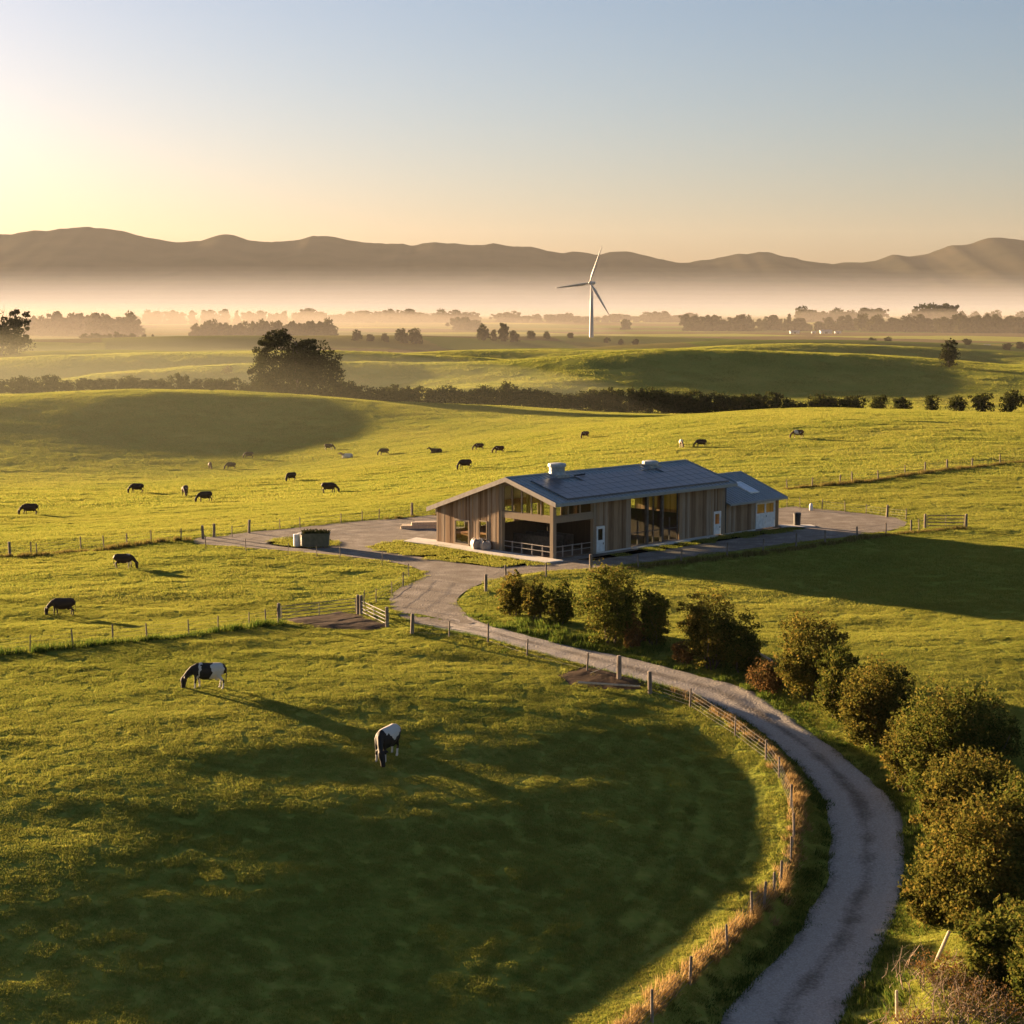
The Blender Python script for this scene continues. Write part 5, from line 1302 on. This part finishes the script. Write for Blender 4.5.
# ------------------------------------------------------------------ wind turbine
def turbine():
    d = 1700.0; x = (591 - 512) / FPX * d; z = gz(x, d); s = d / FPX
    root = empty('wind_turbine', (x, d, z), 0, 'white three bladed wind turbine on the misty plain', 'wind turbine')
    H = 22 + d * math.tan(math.atan((512 - 283) / FPX) - PITCH) - z
    m = MB(); m.lathe([(2.3, -1), (2.2, 0), (1.75, H * .5), (1.25, H - 2)], 24); m.build('tower', M['turbine'], root, True)
    yaw = math.radians(28)          # rotor faces left of the camera
    ax = Vector((-math.sin(yaw), -math.cos(yaw), 0)); rt = Vector((math.cos(yaw), -math.sin(yaw), 0))
    hubp = Vector((0, 0, H)) + ax * 4.2
    m = MB(); m.loft([(*(Vector((0, 0, H)) - ax * 6), 1.2, 1.2), (*(Vector((0, 0, H)) - ax * 5), 1.8, 1.8), (*(Vector((0, 0, H)) + ax * 2), 1.9, 1.9), (*(Vector((0, 0, H)) + ax * 2.8), 1.5, 1.5)], 12); m.build('nacelle', M['turbine'], root, True)
    m = MB(); m.loft([(*(hubp - ax * 1.3), 1.5, 1.5), (*(hubp), 1.7, 1.7), (*(hubp + ax * 1.2), 1.1, 1.1), (*(hubp + ax * 1.8), .3, .3)], 12); m.build('hub', M['turbine'], root, True)
    R_ = 36.5 * s / math.cos(yaw * .4)
    for ang in (70, 187, 304):
        a = math.radians(ang); dr = rt * math.cos(a) + Vector((0, 0, 1)) * math.sin(a); ch = dr.cross(ax)
        m = MB(); vs = []
        secs = [(0, .8, .75), (.06, .8, .7), (.2, 1.45, .45), (.45, 1.1, .32), (.75, .7, .22), (.95, .38, .12), (1, .1, .05)]
        for t, c, th in secs:
            ctr = hubp + dr * (1.2 + t * R_)
            for k in range(10):
                q = 2 * math.pi * k / 10; vs.append(ctr + ch * (c * math.cos(q) - .25 * c) + ax * (th * math.sin(q) + .4 * c * math.cos(q) * (1 - t)))
        fs = [(i * 10 + k, i * 10 + (k + 1) % 10, (i + 1) * 10 + (k + 1) % 10, (i + 1) * 10 + k) for i in range(len(secs) - 1) for k in range(10)] + [tuple(range(10)), tuple(range((len(secs) - 1) * 10, len(secs) * 10))]
        m.add(vs, fs); m.build('blade', M['turbine'], root, True)
turbine()

# ------------------------------------------------------------------ cows
def cow_mesh(pose, seed):
    """one continuous body: trunk, neck, head, legs, ears, udder, tail fused"""
    r = np.random.RandomState(seed); m = MB(); J = lambda a=.02: r.normal() * a
    lying = pose == 'lying'; dz = -.58 if lying else 0
    T = [(-.90, 0, 1.16, .12, .13), (-.87, 0, 1.12, .25, .25), (-.70, 0, 1.07, .30, .33), (-.42, 0, 1.0, .34, .40), (-.1, 0, .94, .385, .455), (.2, 0, .94, .37, .45), (.46, 0, .99, .30, .40), (.66, 0, 1.04, .22, .32), (.80, 0, 1.06, .13, .19)]
    m.loft([(x, y, z + dz, a, b) for x, y, z, a, b in T], 14)
    m.loft([(-.86, 0, 1.26 + dz, .10, .07), (-.6, 0, 1.33 + dz, .15, .07), (-.2, 0, 1.33 + dz, .12, .06), (.35, 0, 1.34 + dz, .10, .07), (.6, 0, 1.32 + dz, .06, .06)], 8)
    yw = {'graze': .05, 'graze_turn': .40, 'graze_far': -.2, 'lying': .1, 'walk': .0}[pose]
    if pose in ('graze', 'graze_turn', 'graze_far'):
        neck = [(.50, 0, 1.10, .18, .29), (.78, yw * .2, 1.02, .14, .225), (1.0, yw * .5, .84, .115, .165), (1.17, yw * .8, .64, .105, .135)]
        head = [(1.17, yw * .8, .70, .10, .09), (1.22, yw * .9, .60, .145, .155), (1.24, yw, .46, .14, .17), (1.25, yw * 1.1, .32, .11, .135), (1.26, yw * 1.15, .18, .10, .12), (1.265, yw * 1.2, .07, .10, .115), (1.265, yw * 1.2, .03, .07, .08)]
        eb, et, eu = (1.18, yw * .9, .66), .31, .66
    else:
        neck = [(.52, 0, 1.12 + dz, .15, .27), (.80, yw * .3, 1.25 + dz, .12, .2), (1.0, yw * .6, 1.42 + dz, .10, .15)]
        head = [(.98, yw * .6, 1.50 + dz, .08, .08), (1.08, yw * .8, 1.49 + dz, .10, .12), (1.2, yw, 1.43 + dz, .095, .11), (1.34, yw * 1.2, 1.34 + dz, .075, .09), (1.44, yw * 1.3, 1.27 + dz, .065, .07), (1.47, yw * 1.3, 1.25 + dz, .05, .05)]
        eb, et, eu = (1.0, yw * .7, 1.5 + dz), .26, 1.49 + dz
    m.loft(neck, 12); m.loft(head, 12)
    for s in (-1, 1):
        m.loft([(eb[0], eb[1] + s * .07, eb[2], .03, .05), (eb[0] - .03, eb[1] + s * .19, eb[2] + .01, .05, .075), (eb[0] - .05, eb[1] + s * et, eu - .02, .02, .025)], 8)
    if not lying:
        for s in (-1, 1):
            f = .10 * s * (1 if seed % 2 else -1)
            m.loft([(.56, s * .17, 1.02, .10, .17), (.55 + f * .3, s * .17, .78, .085, .11), (.55 + f * .6, s * .16, .5, .062, .068), (.55 + f * .8, s * .16, .42, .064, .066), (.55 + f, s * .155, .22, .043, .045), (.55 + f, s * .155, .1, .05, .05), (.58 + f, s * .155, .055, .055, .065), (.59 + f, s * .155, 0, .06, .075)], 10)
            g = -.10 * s * (1 if seed % 2 else -1)
            m.loft([(-.66, s * .15, 1.08, .13, .23), (-.60, s * .19, .88, .115, .19), (-.56 + g * .3, s * .2, .70, .085, .12), (-.70 + g * .6, s * .18, .54, .055, .072), (-.76 + g * .8, s * .17, .46, .052, .066), (-.72 + g, s * .17, .26, .043, .047), (-.70 + g, s * .17, .1, .05, .05), (-.67 + g, s * .17, .05, .055, .065), (-.66 + g, s * .17, 0, .06, .075)], 10)
        m.loft([(-.40, 0, .74, .12, .12), (-.46, 0, .60, .17, .16), (-.52, 0, .49, .13, .11)], 10)
    else:
        for s in (-1, 1):
            m.loft([(.45, s * .26, .25, .10, .14), (.66, s * .34, .1, .08, .09), (.9, s * .3, .07, .055, .055), (.66, s * .26, .05, .05, .05)], 10)
            m.loft([(-.5, s * .3, .3, .16, .2), (-.2, s * .42, .14, .10, .12), (-.5, s * .46, .07, .055, .06), (-.72, s * .42, .05, .05, .05)], 10)
    m.loft([(-.86, 0, 1.22 + dz, .05, .05), (-.95, 0, 1.12 + dz, .035, .035), (-.97, .02, max(.12, .8 + dz), .03, .03), (-.95, .04, max(.08, .52 + dz), .032, .032), (-.94, .04, max(.07, .4 + dz), .045, .045), (-.94, .04, max(.05, .3 + dz), .02, .02)], 8)
    o = m.build('cow_build', M['black'])
    md = o.modifiers.new('r', 'REMESH'); md.mode = 'VOXEL'; md.voxel_size = .026; md.use_smooth_shade = True
    md = o.modifiers.new('s', 'SMOOTH'); md.factor = .5; md.iterations = 3
    dg = bpy.context.evaluated_depsgraph_get(); me = bpy.data.meshes.new_from_object(o.evaluated_get(dg)); me.name = 'cow'
    old = o.data; bpy.data.objects.remove(o); bpy.data.meshes.remove(old); me.materials.clear(); return me

def hide_mat(name, dark, light, cut, scale, off, sock=.42, pink=True):
    """patched hide; lower legs may be pale"""
    m, nt, b, out = new_mat(name); tc = N(nt, 'ShaderNodeTexCoord'); mp = N(nt, 'ShaderNodeMapping'); mp.inputs['Location'].default_value = off
    no = N(nt, 'ShaderNodeTexNoise'); no.inputs['Scale'].default_value = scale; no.inputs['Detail'].default_value = 2.5; no.inputs['Roughness'].default_value = .45
    nt.links.new(tc.outputs['Object'], mp.inputs[0]); nt.links.new(mp.outputs[0], no.inputs['Vector'])
    sx = N(nt, 'ShaderNodeSeparateXYZ'); nt.links.new(tc.outputs['Object'], sx.inputs[0])
    lo = N(nt, 'ShaderNodeMath', operation='LESS_THAN'); lo.inputs[1].default_value = sock; nt.links.new(sx.outputs[2], lo.inputs[0])
    fr = N(nt, 'ShaderNodeMath', operation='LESS_THAN'); fr.inputs[1].default_value = .85; nt.links.new(sx.outputs[0], fr.inputs[0])
    an = N(nt, 'ShaderNodeMath', operation='MULTIPLY'); nt.links.new(lo.outputs[0], an.inputs[0]); nt.links.new(fr.outputs[0], an.inputs[1])
    hd = N(nt, 'ShaderNodeMapRange'); hd.inputs[1].default_value = .7; hd.inputs[2].default_value = 1.0; hd.inputs[3].default_value = 0; hd.inputs[4].default_value = .5; nt.links.new(sx.outputs[0], hd.inputs[0])
    sb = N(nt, 'ShaderNodeMath', operation='SUBTRACT'); nt.links.new(no.outputs[0], sb.inputs[0]); nt.links.new(hd.outputs[0], sb.inputs[1])
    ad = N(nt, 'ShaderNodeMath', operation='ADD'); nt.links.new(sb.outputs[0], ad.inputs[0]); nt.links.new(an.outputs[0], ad.inputs[1])
    st = N(nt, 'ShaderNodeMapRange'); st.inputs[1].default_value = cut - .012; st.inputs[2].default_value = cut + .012; nt.links.new(ad.outputs[0], st.inputs[0])
    mx = N(nt, 'ShaderNodeMix'); mx.data_type = 'RGBA'; mx.inputs[6].default_value = (*dark, 1); mx.inputs[7].default_value = (*light, 1); nt.links.new(st.outputs[0], mx.inputs[0])
    nt.links.new(mx.outputs[2], b.inputs['Base Color']); b.inputs['Roughness'].default_value = .7; b.inputs['Specular IOR Level'].default_value = .25
    return m
def pied_mat(name, axis, stops, off, dark=(.020, .016, .014), light=(.56, .51, .45), wob=.95):
    """hide with broad patches running round the body, edges wandering"""
    m, nt, b, out = new_mat(name); tc = N(nt, 'ShaderNodeTexCoord'); mp = N(nt, 'ShaderNodeMapping'); mp.inputs['Location'].default_value = off
    no = N(nt, 'ShaderNodeTexNoise'); no.inputs['Scale'].default_value = 2.2; no.inputs['Detail'].default_value = 2
    nt.links.new(tc.outputs['Object'], mp.inputs[0]); nt.links.new(mp.outputs[0], no.inputs['Vector'])
    sx = N(nt, 'ShaderNodeSeparateXYZ'); nt.links.new(tc.outputs['Object'], sx.inputs[0])
    ns = N(nt, 'ShaderNodeMath', operation='MULTIPLY_ADD'); ns.inputs[1].default_value = wob; ns.inputs[2].default_value = -wob / 2; nt.links.new(no.outputs[0], ns.inputs[0])
    ad = N(nt, 'ShaderNodeMath', operation='ADD'); nt.links.new(sx.outputs[0], ad.inputs[0]); nt.links.new(ns.outputs[0], ad.inputs[1])
    sc = N(nt, 'ShaderNodeMapRange'); sc.inputs[1].default_value = -1; sc.inputs[2].default_value = 1.5; nt.links.new(ad.outputs[0], sc.inputs[0])
    r = N(nt, 'ShaderNodeValToRGB'); r.color_ramp.interpolation = 'CONSTANT'; e = r.color_ramp.elements
    while len(e) < len(stops): e.new(.5)
    for q, (p, w) in zip(e, stops): q.position = (p + 1) / 2.5; q.color = (w, w, w, 1)
    nt.links.new(sc.outputs[0], r.inputs[0]); fac = r.outputs[0]
    if axis == 'z':     # white saddle over the back
        az = N(nt, 'ShaderNodeMath', operation='ADD'); nt.links.new(sx.outputs[2], az.inputs[0]); nt.links.new(ns.outputs[0], az.inputs[1])
        gt = N(nt, 'ShaderNodeMath', operation='GREATER_THAN'); gt.inputs[1].default_value = 1.12; nt.links.new(az.outputs[0], gt.inputs[0])
        mn = N(nt, 'ShaderNodeMath', operation='MULTIPLY'); nt.links.new(fac, mn.inputs[0]); nt.links.new(gt.outputs[0], mn.inputs[1]); fac = mn.outputs[0]
    lo = N(nt, 'ShaderNodeMath', operation='LESS_THAN'); lo.inputs[1].default_value = .34; nt.links.new(sx.outputs[2], lo.inputs[0])
    fr = N(nt, 'ShaderNodeMath', operation='LESS_THAN'); fr.inputs[1].default_value = .85; nt.links.new(sx.outputs[0], fr.inputs[0])
    an = N(nt, 'ShaderNodeMath', operation='MULTIPLY'); nt.links.new(lo.outputs[0], an.inputs[0]); nt.links.new(fr.outputs[0], an.inputs[1])
    mxm = N(nt, 'ShaderNodeMath', operation='MAXIMUM'); nt.links.new(fac, mxm.inputs[0]); nt.links.new(an.outputs[0], mxm.inputs[1])
    mx = N(nt, 'ShaderNodeMix'); mx.data_type = 'RGBA'; mx.inputs[6].default_value = (*dark, 1); mx.inputs[7].default_value = (*light, 1); nt.links.new(mxm.outputs[0], mx.inputs[0])
    nt.links.new(mx.outputs[2], b.inputs['Base Color']); b.inputs['Roughness'].default_value = .7; b.inputs['Specular IOR Level'].default_value = .25
    return m
HID = {'pied': pied_mat('pied_hide', 'x', [(-1, 0), (-.84, 1), (-.26, 0), (.26, 1), (.44, 0)], (.3, 2.2, 0)),
       'pied2': pied_mat('pied_hide_two', 'z', [(-1, 1), (.45, 0)], (3.4, 1.3, 2)),
       'dark': hide_mat('dark_hide', (.036, .021, .013), (.5, .44, .36), .80, 1.3, (1, 1, 1), -.1),
       'darkrump': hide_mat('dark_hide_pale_rump', (.036, .021, .013), (.55, .48, .40), .60, 1.2, (2.2, 0, 0), .10),
       'brown': hide_mat('brown_hide', (.075, .034, .016), (.5, .42, .34), .66, 1.3, (5, 1, 1), -.1),
       'brownpatch': hide_mat('brown_patched_hide', (.085, .036, .017), (.6, .52, .44), .56, 1.3, (8, 1, 1), .2),
       'cream': hide_mat('cream_hide', (.25, .17, .11), (.62, .55, .46), .40, 1.2, (4, 4, 1), .5)}
CM = {'graze': cow_mesh('graze', 1), 'graze_turn': cow_mesh('graze_turn', 2), 'graze_far': cow_mesh('graze_far', 3), 'lying': cow_mesh('lying', 4)}
def cow(px, py, pose, head, hide, hpx, label):
    p = hit(px, py); me = CM[pose].copy(); me.materials.append(HID[hide]); o = link('cow', me)
    s = hpx * p.y / FPX / (1.38 if pose != 'lying' else .8); s = min(1.2, max(.78, s))
    o.location = (p.x, p.y, p.z - .05 * s); o.rotation_euler = (0, 0, math.radians(head)); o.scale = (s, s, s)
    tag(o, label, 'cow', 'cows grazing on the pastures')
for a in [(208, 688, 'graze', 183, 'pied', 27, 'black and white cow grazing in profile on the front paddock'),
          (387, 758, 'graze_turn', 247, 'pied2', 36, 'black and white cow facing the viewer with white back, nearest in the scene'),
          (63, 615, 'graze', 184, 'dark', 18, 'dark brown cow grazing leftward in the paddock beside the thin wire fence'),
          (124, 568, 'graze_far', 0, 'darkrump', 15, 'dark cow with pale rump grazing rightward below the paddock fence'),
          (30, 515, 'graze', 182, 'dark', 12, 'dark cow at the left edge of the far pasture grazing leftward'),
          (137, 493, 'graze_far', 180, 'dark', 10, 'dark cow grazing leftward alone in the middle of the golden pasture'),
          (185, 496, 'graze_turn', 268, 'brown', 11, 'brown cow seen end on beside a stocky dark cow'),
          (205, 502, 'graze', 212, 'dark', 11, 'stocky dark cow just right of the brown cow seen end on'),
          (291, 481, 'graze_turn', 225, 'dark', 9, 'dark cow turned half away on the golden pasture left of centre'),
          (329, 493, 'graze', 352, 'dark', 11, 'dark cow grazing rightward with a long shadow toward the yard'),
          (210, 469, 'graze_turn', 275, 'brown', 7, 'small reddish cow at the edge of the hill shadow'),
          (231, 469, 'graze', 185, 'dark', 7, 'small dark cow grazing beside the reddish cow at the hill shadow'),
          (249, 458, 'graze_far', 175, 'dark', 6.5, 'dark cow within the hill shadow at left'),
          (329, 450, 'graze', 10, 'darkrump', 6.5, 'dark cow higher up in the hill shadow'),
          (347, 458, 'lying', 185, 'cream', 5, 'pale cow lying at the lower edge of the hill shadow'),
          (384, 455, 'graze', 190, 'dark', 7, 'dark cow at the right tip of the hill shadow'),
          (436, 453, 'lying', 180, 'dark', 5, 'dark cow lying on the sunlit slope above the barn gable'),
          (465, 469, 'graze_turn', 200, 'dark', 10, 'black cow just above the barn gable with a long thin shadow'),
          (479, 450, 'graze', 178, 'brown', 7, 'brown cow left of its darker neighbour on the slope above the barn'),
          (499, 453, 'graze', 186, 'brown', 7.5, 'reddish brown cow grazing leftward above the barn ridge'),
          (585, 438, 'graze_turn', 215, 'brown', 7, 'lone brown cow high on the slope above the roof vent'),
          (681, 447, 'graze_turn', 262, 'cream', 8, 'cream coloured cow seen end on above the barn'),
          (701, 447, 'graze', 185, 'dark', 8, 'black cow beside the cream coloured cow'),
          (798, 438, 'graze_far', 190, 'brownpatch', 8.5, 'brown and white cow alone on the right hand rise')]: cow(*a)
